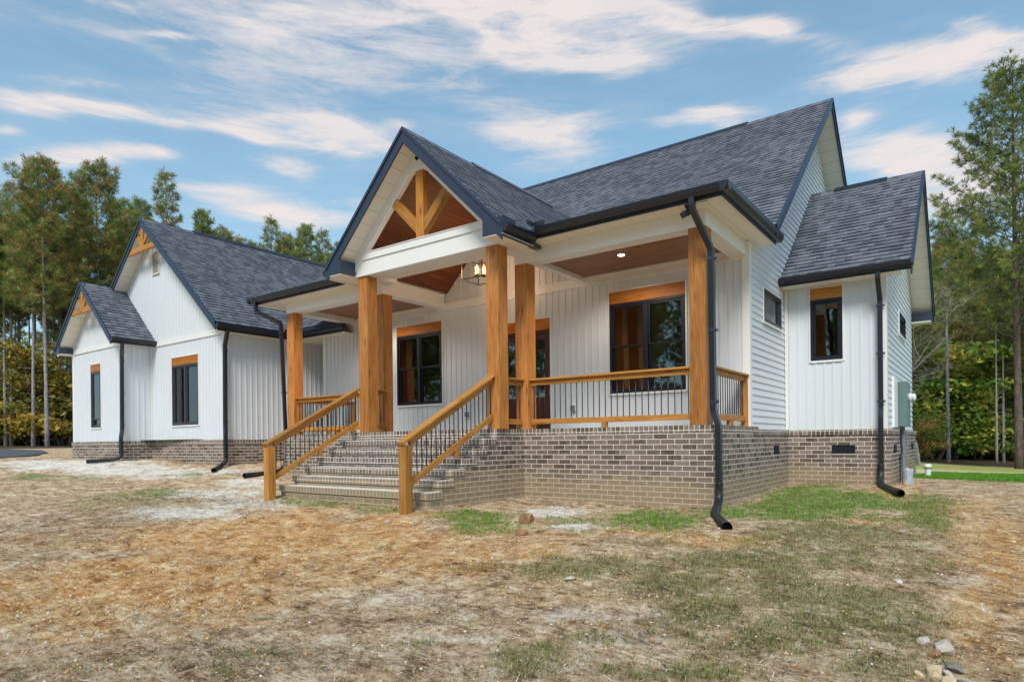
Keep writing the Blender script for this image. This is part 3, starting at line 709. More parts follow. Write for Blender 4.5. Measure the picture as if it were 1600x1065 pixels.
gutter((-19.77, 7.84, 3.985), (-19.77, Y1 - .02, 3.985), PX); gutter((-23.85, 7.84, 3.985), (-23.85, Y1, 3.985), NX)
gutter((XS + .02, 13.352, 4.05), (-1.03, 13.352, 4.05), NY)
gutter((-2.0, 19.35, 3.98), (-1.03, 19.35, 3.98), (0, 1, 0))
# splash guards at the inner corners
sp_ = MB(); sp_.box(-6.03, -6.02, 8.64, 8.84, 4.60, 4.68); sp_.box(-6.02, -5.82, 8.845, 8.855, 4.60, 4.69); sp_.box(-15.6, -15.59, 10.6, 10.84, 4.13, 4.22); sp_.build_each('splash_guard', M_black, H)

# portico: boxed front beam, cathedral ceiling, rafter friezes, truss
bm = MB()
bm.box(-10.09, -6.52, 8.50, 8.75, 4.35, 4.645); bm.box(-10.095, -6.515, 8.478, 8.75, 4.648, 4.775)
bm.box(-10.10, -6.51, 8.465, 8.51, 4.776, 4.79)
for x in (-6.80, -10.08): bm.box(x, x + .26, 8.75, 9.347, 4.352, 4.70)
bm.box(-10.52, -10.24, 9.33, 9.63, 4.20, 4.70)
bm.box(-13.68, -10.53, 9.347, 9.617, 4.205, 4.447); bm.box(-6.81, -3.30, 9.347, 9.617, 4.205, 4.447)
bm.box(-3.57, -3.301, 9.618, YW - .03, 4.205, 4.447); bm.box(-13.68, -13.41, 9.618, YW - .03, 4.205, 4.447)
bm.box(-10.50, -10.28, 9.64, YW - .03, 4.205, 4.60); bm.box(-6.62, -6.48, 9.618, YW - .03, 4.25, 4.60)
bm.box(-10.52, -10.26, 9.64, YW - .031, 4.50, 4.56)
bm.build_each('porch_beam', M_white, H)
for sg in (1, -1):
    b_ = MB(); x0 = XP + sg * .05; x1 = XP + sg * 1.92
    a, c = Vector((XP, 8.52, pz_(XP) - .33)), Vector((x1, 8.52, pz_(x1) - .33))
    b_.bar(a, c, .10, .20, upv=(sg * SP, 0, 1)); b_.build('rafter_frieze', M_white, H)
    gc = MB(); t0 = [Vector((XP, y, pz_(XP) - .30)) for y in (8.58, YW - .02)]; t1 = [Vector((XP + sg * 1.86, y, pz_(XP + 1.86) - .30)) for y in (8.58, YW - .02)]
    L = 1.86 * math.hypot(1, SP)
    gc.face([t0[0], t0[1], t1[1], t1[0]], [(8.58, 0), (YW, 0), (YW, L), (8.58, L)]); gc.face([v + Vector((0, 0, .02)) for v in (t1[0], t1[1], t0[1], t0[0])])
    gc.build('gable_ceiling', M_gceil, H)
ap = MB(); ap.box(XP - .16, XP + .16, 8.475, 8.565, 6.02, 6.24); ap.box(XP - .075, XP + .075, 8.48, 8.56, 6.241, 6.36); ap.build('rafter_frieze', M_white, H)
cc = MB(); cc.box(-6.479, -3.571, 9.618, YW - .03, 4.33, 4.35); cc.build('porch_ceiling', M_ceil, H)
cc = MB(); cc.box(-13.409, -10.501, 9.618, YW - .03, 4.33, 4.35); cc.build('porch_ceiling', M_ceil, H)
tr = MB(); tr.bar((-8.305, 8.545, 4.775), (-8.305, 8.545, 6.33), .19, .13, upv=(0, 1, 0), bev=.006); tro = tr.build('truss_post', M_rail, H)
tb_ = MB(); tb_.bar((-8.33, 8.55, 4.93), (-9.06, 8.55, 5.66), .12, .17, upv=(1, 0, 1), bev=.005); tb_.build('truss_brace', M_rail, H)
tb_ = MB(); tb_.bar((-8.28, 8.55, 4.93), (-7.55, 8.55, 5.66), .12, .17, upv=(-1, 0, 1), bev=.005); tb_.build('truss_brace', M_rail, H)
def small_truss(xc, y, zr, s, zb):
    hw = (zr - .16 - zb) / s - .01; m_ = MB()
    m_.bar((xc - hw, y, zb + .08), (xc + hw, y, zb + .08), .06, .15, bev=.004)
    m_.bar((xc, y - .004, zb + .155), (xc, y - .004, zr - .17), .12, .05, upv=(0, 1, 0), bev=.004)
    for sg in (1, -1):
        L = (zr - zb - .42) / (1 + s) if False else (zr - .2 - (zb + .16)) / (1.15 + s); m_.bar((xc + sg * .05, y + .004, zb + .17), (xc + sg * (L + .02), y + .004, zb + .17 + L * 1.15), .045, .11, upv=(-sg, 0, 1))
    m_.build('gable_truss', M_rail, H)
small_truss(XG, 8.73, ZG, SG, 6.70); small_truss(XM, 7.90, ZM, SS, 5.03)
gv = MB(); tf = TF('y', Y1); a0, a1, z0, z1 = -19.90, -19.47, 6.08, 6.76
for q in ((a0, a0 + .04, z0, z1), (a1 - .04, a1, z0, z1), (a0 + .04, a1 - .04, z0, z0 + .04), (a0 + .04, a1 - .04, z1 - .04, z1)): lbox(gv, tf, q[0], q[1], 0, .045, q[2], q[3])
lbox(gv, tf, a0 + .04, a1 - .04, .014, .016, z0 + .04, z1 - .04, 1)
for k in range(11):
    zz = z0 + .055 + k * .054; gv.bar(tf(a0 + .04, .03, zz), tf(a1 - .04, .03, zz), .006, .045, upv=(0, .55, .8))
gv.build('gable_vent', [M_vinyl, M_winframe2], H)

# ---- cedar posts
def post(x0, y0, z1, w_=.265, z0=FZ):
    m_ = MB(); m_.bar((x0 + w_ / 2, y0 + w_ / 2, z0), (x0 + w_ / 2, y0 + w_ / 2, z1), w_, w_, upv=(0, 1, 0), bev=.006); return m_.build('porch_post', M_cedar, H)
post(-3.575, 9.347, 4.205); post(-6.80, 9.347, 4.205); post(-10.515, 9.347, 4.20); post(-13.675, 9.347, 4.205)
post(-6.815, 8.535, 4.35); post(-10.085, 8.535, 4.35)

# ---- railings
def railing(p0, p1, ends=0.02, n=None, block=None, post_end=False):
    """level railing between two points on the porch floor"""
    root = empty('porch_railing', parent=H); p0, p1 = Vector(p0), Vector(p1); d = (p1 - p0).normalized(); L = (p1 - p0).length; z = lambda h: Vector((0, 0, h))
    m_ = MB(); m_.bar(p0 + z(.875), p1 + z(.875), .14, .036, bev=.004); m_.build('top_rail', M_rail, root)
    m_ = MB(); m_.bar(p0 + z(.815), p1 + z(.815), .045, .082, bev=.003); m_.build('upper_rail', M_rail, root)
    m_ = MB(); m_.bar(p0 + z(.132), p1 + z(.132), .045, .09, bev=.003); m_.build('bottom_rail', M_rail, root)
    n = n or max(1, int(round((L - .05) / .105)))
    for k in range(n):
        t = (k + .5) / n * L; q = p0 + d * t
        b_ = MB(); b_.tube([q + z(.175), q + z(.775)], .0085, 6); b_.build('baluster', M_iron, root, smooth=True)
    for t in (block or []):
        b_ = MB(); q = p0 + d * t; b_.bar(q + z(.001), q + z(.087), .085, .085, upv=(0, 1, 0)); b_.build('support_block', M_rail, root)
    if post_end:
        b_ = MB(); q = p1 - d * .05; b_.bar(q + z(.001), q + z(.855), .10, .10, upv=(0, 1, 0), bev=.004); b_.build('end_post', M_rail, root)
    return root
railing((-6.53, 9.46, FZ), (-3.578, 9.46, FZ), block=[1.46], n=27)
railing((-3.33, 9.615, FZ), (-3.33, 11.32, FZ), block=[.85], post_end=True, n=15)
railing((-13.41, 9.46, FZ), (-10.517, 9.46, FZ), block=[1.45], n=27)
railing((-13.56, 9.615, FZ), (-13.56, 11.32, FZ), block=[.85], post_end=True, n=15)
railing((-6.675, 8.802, FZ), (-6.675, 9.346, FZ), n=5); railing((-10.20, 8.802, FZ), (-10.20, 9.346, FZ), n=5)
def stair_rail(x, ystart, zg):
    root = empty('stair_railing', parent=H)
    b_ = MB(); b_.bar((x, ystart + .075, zg - .5), (x, ystart + .075, 1.005), .145, .145, upv=(0, 1, 0), bev=.006); b_.build('newel_post', M_rail, root)
    s = .527; y0, y1 = ystart - .03, 8.55
    A, B = Vector((x, y0, 1.03)), Vector((x, y1, 1.03 + s * (y1 - y0)))
    m_ = MB(); m_.bar(A, B, .145, .036, bev=.004); m_.build('handrail', M_rail, root)
    A2, B2 = Vector((x, ystart + .15, 1.03 + s * (ystart + .15 - y0) - .085)), Vector((x, 8.533, B.z - .085 - s * .017))
    m_ = MB(); m_.bar(A2, B2, .045, .085, bev=.003); m_.build('upper_rail', M_rail, root)
    l = .665; A3, B3 = A2 - Vector((0, 0, l - .07)), B2 - Vector((0, 0, l - .07))
    m_ = MB(); m_.bar(A3, B3, .05, .09, bev=.003); m_.build('bottom_rail', M_rail, root)
    n = 19
    for k in range(n):
        t = (k + .5) / n; a, c = A3.lerp(B3, t), A2.lerp(B2, t)
        b_ = MB(); b_.tube([a + Vector((0, 0, .03)), c], .0085, 6); b_.build('baluster', M_iron, root, smooth=True)
    b_ = MB(); t = .52; a = A3.lerp(B3, t); b_.bar((a.x, a.y, a.z - .17), (a.x, a.y, a.z - .03), .07, .07, upv=(0, 1, 0)); b_.build('support_block', M_rail, root)
stair_rail(-6.70, 6.43, .04); stair_rail(-10.13, 6.48, .08)

# ---- downspouts and drain pipes
def spout(pts, w_=.04, name='downspout'):
    m_ = MB(); P_ = [Vector(p) for p in pts]; Q = [P_[0]]
    for a, b, c in zip(P_, P_[1:], P_[2:]):
        r = min(.05, (b - a).length * .4, (c - b).length * .4); q0 = b + (a - b).normalized() * r; q1 = b + (c - b).normalized() * r
        Q += [q0, (q0 + q1) / 2 * .5 + b * .5, q1]
    Q.append(P_[-1]); m_.tube(Q, w_, 4, sq=True); o = m_.build(name, M_black, H)
    lng = max(zip(P_, P_[1:]), key=lambda s: (s[1] - s[0]).length)
    for t in (.06, .5, .94):
        c_ = lng[0].lerp(lng[1], t); b_ = MB(); b_.tube([c_ + Vector((0, 0, .02)), c_ - Vector((0, 0, .02))], w_ + .004, 4, sq=True); b_.box(c_.x - w_ - .03, c_.x + w_ + .03, c_.y + w_ - .004, c_.y + w_ + .003, c_.z - .018, c_.z + .018); b_.build('strap', M_fascia, o)
    return o
def corr(pts, r=.055, parent=None):
    P_ = [Vector(p) for p in pts]; Q = []; 
    for k in range(len(P_) - 1):          # Catmull-Rom
        p0, p1, p2, p3 = P_[max(k - 1, 0)], P_[k], P_[k + 1], P_[min(k + 2, len(P_) - 1)]; n = max(4, int((p2 - p1).length / .016))
        for i in range(n):
            t = i / n; Q.append(.5 * ((2 * p1) + (p2 - p0) * t + (2 * p0 - 5 * p1 + 4 * p2 - p3) * t * t + (3 * p1 - p0 - 3 * p2 + p3) * t ** 3))
    Q.append(P_[-1]); m_ = MB(); m_.tube(Q, [r + (.004 if i % 2 else -.003) for i in range(len(Q))], 14, cap=False)
    e = Q[-1]; d = (Q[-1] - Q[-2]).normalized(); m_.tube([e - d * .10, e - d * .102], r * .86, 14, mi=0)
    return m_.build('drain_pipe', M_pipe, parent or H, smooth=True)
d1 = spout([(-3.34, 8.91, 4.49), (-3.34, 8.91, 4.33), (-3.20, 9.27, 3.82), (-3.19, 9.28, 1.45), (-3.10, 9.22, 1.25), (-3.10, 9.22, .28)])
corr([(-3.10, 9.22, .42), (-3.10, 9.21, .20), (-3.06, 9.0, .085), (-2.90, 8.45, .06), (-2.62, 7.80, .055), (-2.36, 7.28, .05)], parent=d1)
d2 = spout([(-1.55, 13.30, 4.04), (-1.55, 13.30, 3.93), (-1.56, 13.66, 3.62), (-1.56, 13.66, 1.60), (-1.56, 13.62, 1.42), (-1.56, 13.62, .45)])
corr([(-1.57, 13.62, .55), (-1.57, 13.60, .33), (-1.54, 13.35, .21), (-1.40, 12.75, .185), (-1.08, 11.75, .165)], parent=d2)
d3 = spout([(-15.66, 8.95, 4.0), (-15.66, 8.95, 3.9), (-15.93, 9.04, 3.62), (-15.93, 9.03, 1.50), (-15.80, 8.96, 1.28), (-15.80, 8.96, .70)])
corr([(-15.80, 8.96, .85), (-15.80, 8.95, .62), (-15.68, 8.75, .50), (-15.45, 8.55, .46), (-15.05, 8.22, .42)], parent=d3)
d4 = spout([(-19.70, 8.12, 3.98), (-19.70, 8.12, 3.88), (-19.98, 8.22, 3.60), (-19.98, 8.21, 1.50), (-19.86, 8.13, 1.28), (-19.86, 8.13, .80)])
corr([(-19.86, 8.13, .95), (-19.86, 8.12, .76), (-19.88, 7.98, .66), (-20.0, 7.6, .625), (-20.06, 7.32, .61)], parent=d4)
d5 = spout([(-14.30, 8.91, 4.49), (-14.30, 8.92, 4.28), (-13.84, 9.30, 3.98), (-13.83, 9.42, .6)])
corr([(-13.83, 9.40, .7), (-13.83, 9.32, .45), (-13.80, 9.0, .36), (-13.72, 8.55, .34), (-13.60, 8.15, .335)], parent=d5)

# ---- crawl-space vents in the foundation
def cvent(plane, c, a0, a1, z0, z1):
    m_ = MB(); tf = TF(plane, c); lbox(m_, tf, a0, a1, .001, .006, z0, z1)
    n = 12
    for k in range(n):
        a = a0 + (a1 - a0) * (k + .5) / n; lbox(m_, tf, a - .004, a + .004, .006, .016, z0 + .01, z1 - .01)
    for q in ((a0, a1, z0, z0 + .01), (a0, a1, z1 - .01, z1), (a0, a0 + .01, z0, z1), (a1 - .01, a1, z0, z1)): lbox(m_, tf, q[0], q[1], .002, .017, q[2], q[3])
    v = m_.build('foundation_vent', M_iron, H); m_ = MB(); lbox(m_, tf, a0 - .02, a1 + .02, .001, .022, z0 - .028, z0 - .002); m_.build('vent_sill', M_conc, v)
cvent('y', YB, -2.402, -2.003, .748, .912); cvent('x', XR, 12.63, 12.95, .748, .915); cvent('x', X2, 14.25, 14.6, .748, .912); cvent('x', X2, 17.8, 18.2, .748, .912)

# ---- wall outlets
for (x, z) in ((-9.60, 1.68), (-6.77, 1.71)):
    m_ = MB(); tf = TF('y', YW); lbox(m_, tf, x - .05, x + .05, .0, .03, z - .07, z + .07); oo = m_.build('outlet_plate', M_pvc, H)
    m_ = MB(); lbox(m_, tf, x - .04, x + .04, .03, .09, z - .055, z + .055); m_.build('outlet_cover', M_grayplastic, oo)

# ---- things fixed to or hung from the house
def lantern():
    L = empty('hanging_lantern', (-8.34, 10.26, 4.36), label='black box-frame lantern with glowing candles hanging under the portico', cat='lantern')
    w_, h_ = .27, .44; m_ = MB(); t = .016
    for z in (0, h_):
        for (a, b) in (((-w_, -w_), (w_, -w_)), ((w_, -w_), (w_, w_)), ((w_, w_), (-w_, w_)), ((-w_, w_), (-w_, -w_))): m_.bar((*a, z), (*b, z), t, t)
    for x in (-w_, w_):
        for y in (-w_, w_): m_.bar((x, y, 0), (x, y, h_), t, t, upv=(0, 1, 0))
    m_.build('lantern_frame', M_iron, L)
    m_ = MB(); m_.tube([(0, 0, .08), (0, 0, 6.36 - 4.36)], .008, 8); m_.bar((-w_, 0, h_), (w_, 0, h_), t, t); m_.bar((-.1, 0, .09), (.1, 0, .09), .012, .012); m_.bar((0, -.1, .09), (0, .1, .09), .012, .012); m_.build('hanging_rod', M_iron, L)
    for (x, y) in ((-.1, 0), (.1, 0), (0, -.1), (0, .1)):
        m_ = MB(); m_.tube([(x, y, .085), (x, y, .11)], [.03, .034], 12); cu = m_.build('candle_cup', M_iron, L)
        m_ = MB(); m_.tube([(x, y, .12), (x, y, .16), (x, y, .24), (x, y, .30)], [.016, .024, .024, .012], 12); m_.build('glowing_bulb', M_flame, cu, smooth=True)
        m_ = MB(); m_.tube([(x, y, .11), (x, y, .33)], .034, 16, cap=False); m_.build('glass_tube', M_cglass, cu, smooth=True)
lantern()
dl2 = empty('recessed_light', (-11.8, 10.33, 4.325), label='assumed unseen downlight added in the plank ceiling left of the steps', cat='ceiling light')  # unseen lamp, assumed to match the right bay, added to lighten the porch
m_ = MB(); m_.tube([(0, 0, -.004), (0, 0, .002)], .075, 24); m_.build('light_rim', M_pvc, dl2)
m_ = MB(); m_.tube([(0, 0, -.007), (0, 0, -.0045)], .058, 24); m_.build('diffuser', M_can, dl2)
dl = empty('recessed_light', (-5.17, 10.33, 4.325), label='small round lit downlight in the plank ceiling right of the steps', cat='ceiling light')
m_ = MB(); m_.tube([(0, 0, -.004), (0, 0, .002)], .075, 24); m_.build('light_rim', M_pvc, dl)
m_ = MB(); m_.tube([(0, 0, -.007), (0, 0, -.0045)], .058, 24); m_.build('diffuser', M_can, dl)
def lamp(parent, kind, loc, energy, col, size=.1):
    l_ = bpy.data.lights.new('lamp_light', kind); l_.energy = energy; l_.color = col
    if kind == 'SPOT': l_.spot_size = radians(150); l_.spot_blend = .6
    l_.shadow_soft_size = size; o = bpy.data.objects.new('lamp_light', l_); C.objects.link(o); o.parent = parent; o.location = loc
lamp(dl, 'SPOT', (0, 0, -.03), 60, (1, .86, .68), .06); lamp(dl2, 'SPOT', (0, 0, -.03), 60, (1, .86, .68), .06)
lan = bpy.data.objects['hanging_lantern']; lamp(lan, 'POINT', (0, 0, .22), 26, (1, .66, .36), .12)
cm = empty('security_camera', (-3.46, 9.05, 4.448), label='small black security camera under the porch eave beside the downspout', cat='camera')
m_ = MB(); m_.tube([(0, 0, 0), (0, 0, -.035)], [.045, .04], 14); m_.tube([(0, 0, -.03), (-.01, -.01, -.08)], .015, 8); m_.build('mount', M_iron, cm)
m_ = MB(); m_.bar((.03, .03, -.085), (-.07, -.05, -.15), .085, .085, bev=.012); m_.build('camera_body', M_iron, cm)
m_ = MB(); m_.tube([(.03, .0, 0), (.10, -.04, -.03), (.16, -.03, -.008), (.3, -.01, -.002)], .0035, 5); m_.build('cable', M_iron, cm)

# electric service on the right side wall
mt = empty('electric_meter', (X2 - .05, 15.0, 1.25), label='grey-green electric meter box with conduit on the white side wall', cat='electric meter')
m_ = MB(); m_.box(0, .19, .25, .95, .02, .93); m_.box(.0, .13, .96, 1.5, .1, .45); m_.build('meter_box', M_greenbox, mt)
m_ = MB(); m_.tube([(.19, .62, .62), (.24, .62, .62)], .09, 18); m_.tube([(.24, .62, .62), (.30, .62, .62), (.32, .62, .62)], [.085, .08, .05], 18); m_.build('meter_dial', M_pvc, mt, smooth=True)
m_ = MB(); m_.tube([(.10, .45, .03), (.10, .45, -.6), (.12, .36, -1.3)], .035, 10); m_.box(.06, .17, .50, .62, -.42, -.15); m_.build('conduit', M_grayplastic, mt)
m_ = MB(); m_.tube([(.09, .02, .02), (.09, .0, -.3), (.12, .04, -.45), (.08, 0, -.6), (.08, .0, -1.1)], .012, 6); m_.build('cable', M_iron, mt)
m_ = MB(); m_.box(-.02, .035, -.42, .2, .0, 1.0); m_.build('backing_board', M_white, mt)

# ================================================================== ground
GP = [(-3.2,9.3,0),(-6.6,9.3,.03),(-6.6,6.9,.03),(-10.5,6.9,.08),(-13.8,8.6,.30),(-16,9.1,.47),(-20,8.3,.60),(-23.7,8.3,.62),(-1.4,13.7,.15),(-3.2,13.7,.14),(-1.2,15,.13),
 (3,12,.02),(0,16.3,.10),(-1,25,-.15),(-1,44,-.55),(4,35,-.45),(-2.3,7,0),(-4.8,6.8,0),(-13.5,5.5,.10),(-19,6,.36),(0,0,-.52),(-3,2,-.50),(-6,4,-.26),(-9,3,-.22),(-15,2,.05),(-26,4,.60),(-50,22,1.0),(-40,50,1.0),(-15,45,.6),(25,40,-1.0),
 (5,22,-.05),(8,12,-.25),(2,4,-.50),(5,6,-.45),(-1,5,-.30),(-20,16,.7),(-10,16,.4),(-30,-30,.2),(30,-30,-1.0),(0,-20,-.8),(-80,60,1.6),(60,90,-2.2),(0,110,-1.2),(-70,110,1.2),(80,0,-1.6),(-120,0,1.6)]
_P = np.array([p[:2] for p in GP], float) / 10; _Z = np.array([p[2] for p in GP])
def _U(r): r = np.maximum(r, 1e-9); return r * r * np.log(r)
_n = len(GP); _K = _U(np.linalg.norm(_P[:, None] - _P[None], axis=2)) + np.eye(_n) * .002
_A = np.zeros((_n + 3, _n + 3)); _A[:_n, :_n] = _K; _A[:_n, _n] = 1; _A[:_n, _n + 1:] = _P; _A[_n, :_n] = 1; _A[_n + 1:, :_n] = _P.T
_W = np.linalg.solve(_A, np.concatenate([_Z, [0, 0, 0]]))
def gheight(x, y):
    q = np.stack([np.clip(np.asarray(x, float), -125, 90), np.clip(np.asarray(y, float), -35, 115)], -1) / 10; sh = q.shape[:-1]; q = q.reshape(-1, 2)
    o = _W[_n] + q @ _W[_n + 1:]
    for i in range(_n): o = o + _W[i] * _U(np.linalg.norm(q - _P[i], axis=1))
    return o.reshape(sh)

MASKS = {
 'GREEN': [(-5.59, 6.71, 0.52, 0.24, -0.67, 0.81, 1.0), (-3.56, 7.76, 0.6, 0.34, -0.44, 0.97, 0.9), (-2.19, 10.9, 1.2, 0.4, -0.44, 2.21, 1.0), (-3.29, 11.68, 0.6, 0.18, -0.38, 1.34, 0.8), (-18.26, 5.64, 0.89, 0.5, -0.96, 0.3, 0.9), (-16.9, 5.97, 0.72, 0.39, -0.69, 0.25, 0.7), (-13.11, 5.95, 0.61, 0.38, -0.73, 0.33, 0.6), (-15.37, 7.86, 0.39, 0.26, -0.66, 0.34, 0.6), (-9.09, 6.82, 0.72, 0.36, -0.46, 0.34, 0.8), (-7.58, 6.75, 0.5, 0.2, -0.43, 0.39, 0.7), (-0.62, 10.0, 0.34, 0.18, -0.08, 1.33, 0.6), (-1.25, 11.08, 0.4, 0.15, -0.1, 0.93, 0.7), (-17.94, 10.83, 0.43, 0.36, -1.36, 0.82, 0.8), (-4.31, 7.23, 0.44, 0.23, -0.17, 0.29, 0.5), (-5.44, 4.93, 0.43, 0.18, -0.12, 0.11, 0.2), (-3.01, 9.13, 0.31, 0.17, -0.32, 0.98, 0.8)],
 'DRY': [(-3.12, 5.23, 0.76, 0.36, -0.15, 0.26, 0.8), (-2.17, 5.23, 0.56, 0.31, -0.12, 0.29, 0.85), (-1.74, 6.17, 0.6, 0.36, -0.14, 0.49, 0.8), (-1.37, 7.43, 0.8, 0.58, -0.25, 1.35, 0.75), (-0.97, 5.2, 0.74, 0.45, -0.12, 0.63, 0.95), (-1.61, 4.85, 0.36, 0.22, -0.12, 0.36, 0.6), (-2.46, 3.46, 0.27, 0.16, -0.17, 0.24, 0.8), (-2.23, 3.9, 0.23, 0.13, -0.07, 0.13, 0.8), (-3.23, 3.22, 0.18, 0.1, -0.11, 0.11, 0.6), (-1.57, 3.77, 0.43, 0.27, -0.05, 0.13, 0.7), (-0.52, 4.54, 0.35, 0.23, -0.03, 0.25, 0.6), (-0.58, 6.97, 0.29, 0.2, -0.06, 0.71, 0.6), (-1.2, 4.51, 0.43, 0.27, -0.07, 0.26, 0.7), (-0.71, 10.38, 0.35, 0.18, -0.13, 1.98, 0.6), (-5.02, 1.68, 0.44, 0.3, -0.17, 0.06, 0.3), (-4.19, 2.49, 0.24, 0.15, -0.1, 0.06, 0.5), (-2.95, 6.26, 0.36, 0.16, -0.09, 0.19, 0.4), (-12.14, 5.61, 1.27, 0.76, -0.83, 0.38, 0.5), (-12.34, 4.64, 0.94, 0.63, -0.78, 0.3, 0.4), (-0.79, 8.09, 0.5, 0.38, -0.09, 0.97, 0.5), (-4.12, 2.22, 0.11, 0.07, -0.1, 0.05, 0.6)],
 'SAND': [(-10.09, 5.15, 1.0, 0.55, -0.77, 0.4, 1.0), (-10.6, 5.97, 0.74, 0.39, -0.57, 0.32, 1.0), (-10.28, 4.66, 0.36, 0.21, -0.46, 0.21, 0.9), (-11.28, 7.0, 0.46, 0.25, -0.67, 0.42, 0.9), (-17.82, 7.15, 1.5, 0.74, -1.31, 0.53, 1.0), (-9.99, 5.0, 0.7, 0.39, -0.58, 0.29, 1.0), (-11.92, 6.46, 1.02, 0.58, -0.86, 0.47, 0.9), (-20.32, 7.34, 2.18, 1.06, -2.98, 1.08, 0.9), (-16.34, 7.56, 1.9, 1.11, -1.26, 0.58, 0.8), (-4.9, 7.86, 0.47, 0.31, -0.38, 0.61, 1.0), (-4.02, 6.82, 0.32, 0.14, -0.13, 0.23, 0.8), (-12.88, 7.69, 0.6, 0.38, -0.96, 0.58, 0.7), (-9.6, 6.19, 0.62, 0.31, -0.51, 0.33, 0.5), (-22.19, 6.86, 1.61, 0.73, -2.37, 0.73, 0.8), (-4.3, 3.89, 0.64, 0.32, -0.26, 0.24, 0.35), (-2.57, 4.29, 0.52, 0.29, -0.09, 0.16, 0.35), (-2.13, 4.0, 0.34, 0.2, -0.08, 0.15, 0.35), (-3.12, 3.44, 0.49, 0.28, -0.14, 0.15, 0.3), (-0.19, 6.76, 0.27, 0.18, -0.01, 0.41, 0.3), (-2.25, 3.36, 0.35, 0.21, -0.05, 0.08, 0.3)],
 'CLAY': [(0.09, 7.76, 0.27, 0.18, 0.05, 3.48, 0.8), (-8.43, 6.09, 0.9, 0.39, -0.63, 0.46, 0.5), (-4.51, 5.61, 1.04, 0.43, -0.25, 0.31, 0.7), (-3.18, 6.76, 0.53, 0.22, -0.12, 0.26, 0.7), (-7.43, 4.78, 2.83, 1.45, -1.88, 1.22, 0.9), (-7.02, 2.93, 1.44, 0.92, -1.48, 0.62, 0.9), (-6.36, 2.14, 0.74, 0.5, -0.77, 0.26, 0.7), (-4.96, 4.95, 1.65, 0.73, -0.74, 0.74, 0.7), (-0.01, 8.69, 0.46, 0.33, 0.0, 3.52, 0.6), (-0.05, 5.94, 0.3, 0.19, -0.01, 1.22, 0.7), (-2.12, 6.82, 0.62, 0.38, -0.08, 0.27, 0.8), (-1.38, 14.15, 0.38, 0.21, -0.26, 2.69, 0.9), (-2.71, 4.53, 0.69, 0.37, -0.14, 0.24, 0.3), (-0.29, 10.49, 0.62, 0.32, -0.03, 1.28, 0.5), (-5.09, 4.03, 1.18, 0.59, -0.6, 0.48, 0.6), (-1.28, 8.93, 0.58, 0.38, -0.08, 0.57, 0.5)],
 'DARK': [(-10.7, 4.03, 1.65, 1.06, -1.03, 0.39, 0.8), (-10.05, 3.39, 0.89, 0.59, -0.85, 0.29, 0.7), (-4.07, 2.51, 1.15, 0.72, -0.28, 0.18, 0.7), (-3.47, 3.82, 0.69, 0.37, -0.23, 0.26, 0.5), (-6.56, 8.34, 0.49, 0.41, -0.4, 0.51, 1.0), (-5.82, 8.94, 0.43, 0.32, -0.24, 0.37, 0.8), (0.21, 17.42, 0.66, 0.66, 0.03, 2.34, 0.9), (-2.08, 4.87, 0.88, 0.5, -0.09, 0.2, 0.4), (-1.36, 4.35, 0.36, 0.22, -0.06, 0.2, 0.5), (-4.42, 2.03, 0.72, 0.48, -0.21, 0.1, 0.5), (-1.72, 4.24, 0.45, 0.27, -0.05, 0.12, 0.5), (-3.1, 3.03, 0.38, 0.22, -0.18, 0.18, 0.6), (-11.01, 5.85, 1.26, 0.69, -0.88, 0.47, 0.5), (-1.04, 6.85, 0.39, 0.28, -0.04, 0.28, 0.3), (-2.06, 4.36, 0.6, 0.35, -0.05, 0.11, 0.5)],
}

def H_(x, y): return float(gheight(x, y))
def axis_pts(dense, grow, far):
    out = list(dense); s = dense[1] - dense[0]
    a, st_ = dense[-1], dense[-1] - dense[-2]
    while a < far[1]: st_ *= grow; a += st_; out.append(a)
    a, st_ = dense[0], s
    while a > far[0]: st_ *= grow; a -= st_; out.insert(0, a)
    return np.array(out)
xs = np.concatenate([np.arange(-24, -9, .12), np.arange(-9, 3.5, .06)]); ys = np.concatenate([np.arange(0.6, 9.5, .06), np.arange(9.5, 20, .14)])
xs = axis_pts(xs, 1.16, (-900, 900)); ys = axis_pts(ys, 1.16, (-900, 900))
GX, GY = np.meshgrid(xs, ys); GZ = gheight(GX, GY)
def vnoise(X, Y, sc, oct=3, seed=0):
    """value noise on arrays"""
    rs = np.random.RandomState(seed); tab = rs.rand(256, 256); out = 0; amp = 1; tot = 0
    for o in range(oct):
        u, v = X * sc + 31.7 * o, Y * sc + 17.3 * o; i, j = np.floor(u).astype(int), np.floor(v).astype(int); f, g = u - i, v - j
        f = f * f * (3 - 2 * f); g = g * g * (3 - 2 * g); t = lambda a, b: tab[a % 256, b % 256]
        out = out + amp * ((t(i, j) * (1 - f) + t(i + 1, j) * f) * (1 - g) + (t(i, j + 1) * (1 - f) + t(i + 1, j + 1) * f) * g); tot += amp; amp *= .5; sc *= 2.03
    return out / tot
def mask(name, X, Y):
    m_ = np.zeros_like(X)
    wob = (vnoise(X, Y, 1.6, 4, 5) - .5) * 1.5 + (vnoise(X, Y, 7, 2, 9) - .5) * .7
    for (cx, cy, ax, ay, bx, by, wt) in MASKS[name]:
        det = ax * by - ay * bx; dx, dy = X - cx, Y - cy
        u = (dx * by - dy * bx) / det; v = (ax * dy - ay * dx) / det
        r = np.sqrt(u * u + v * v); m_ = np.maximum(m_, wt * np.clip((1.25 + wob - r) * 1.3, 0, 1))
    return m_
MG, MD, MS_, MC, MK = [mask(k, GX, GY) for k in ('GREEN', 'DRY', 'SAND', 'CLAY', 'DARK')]
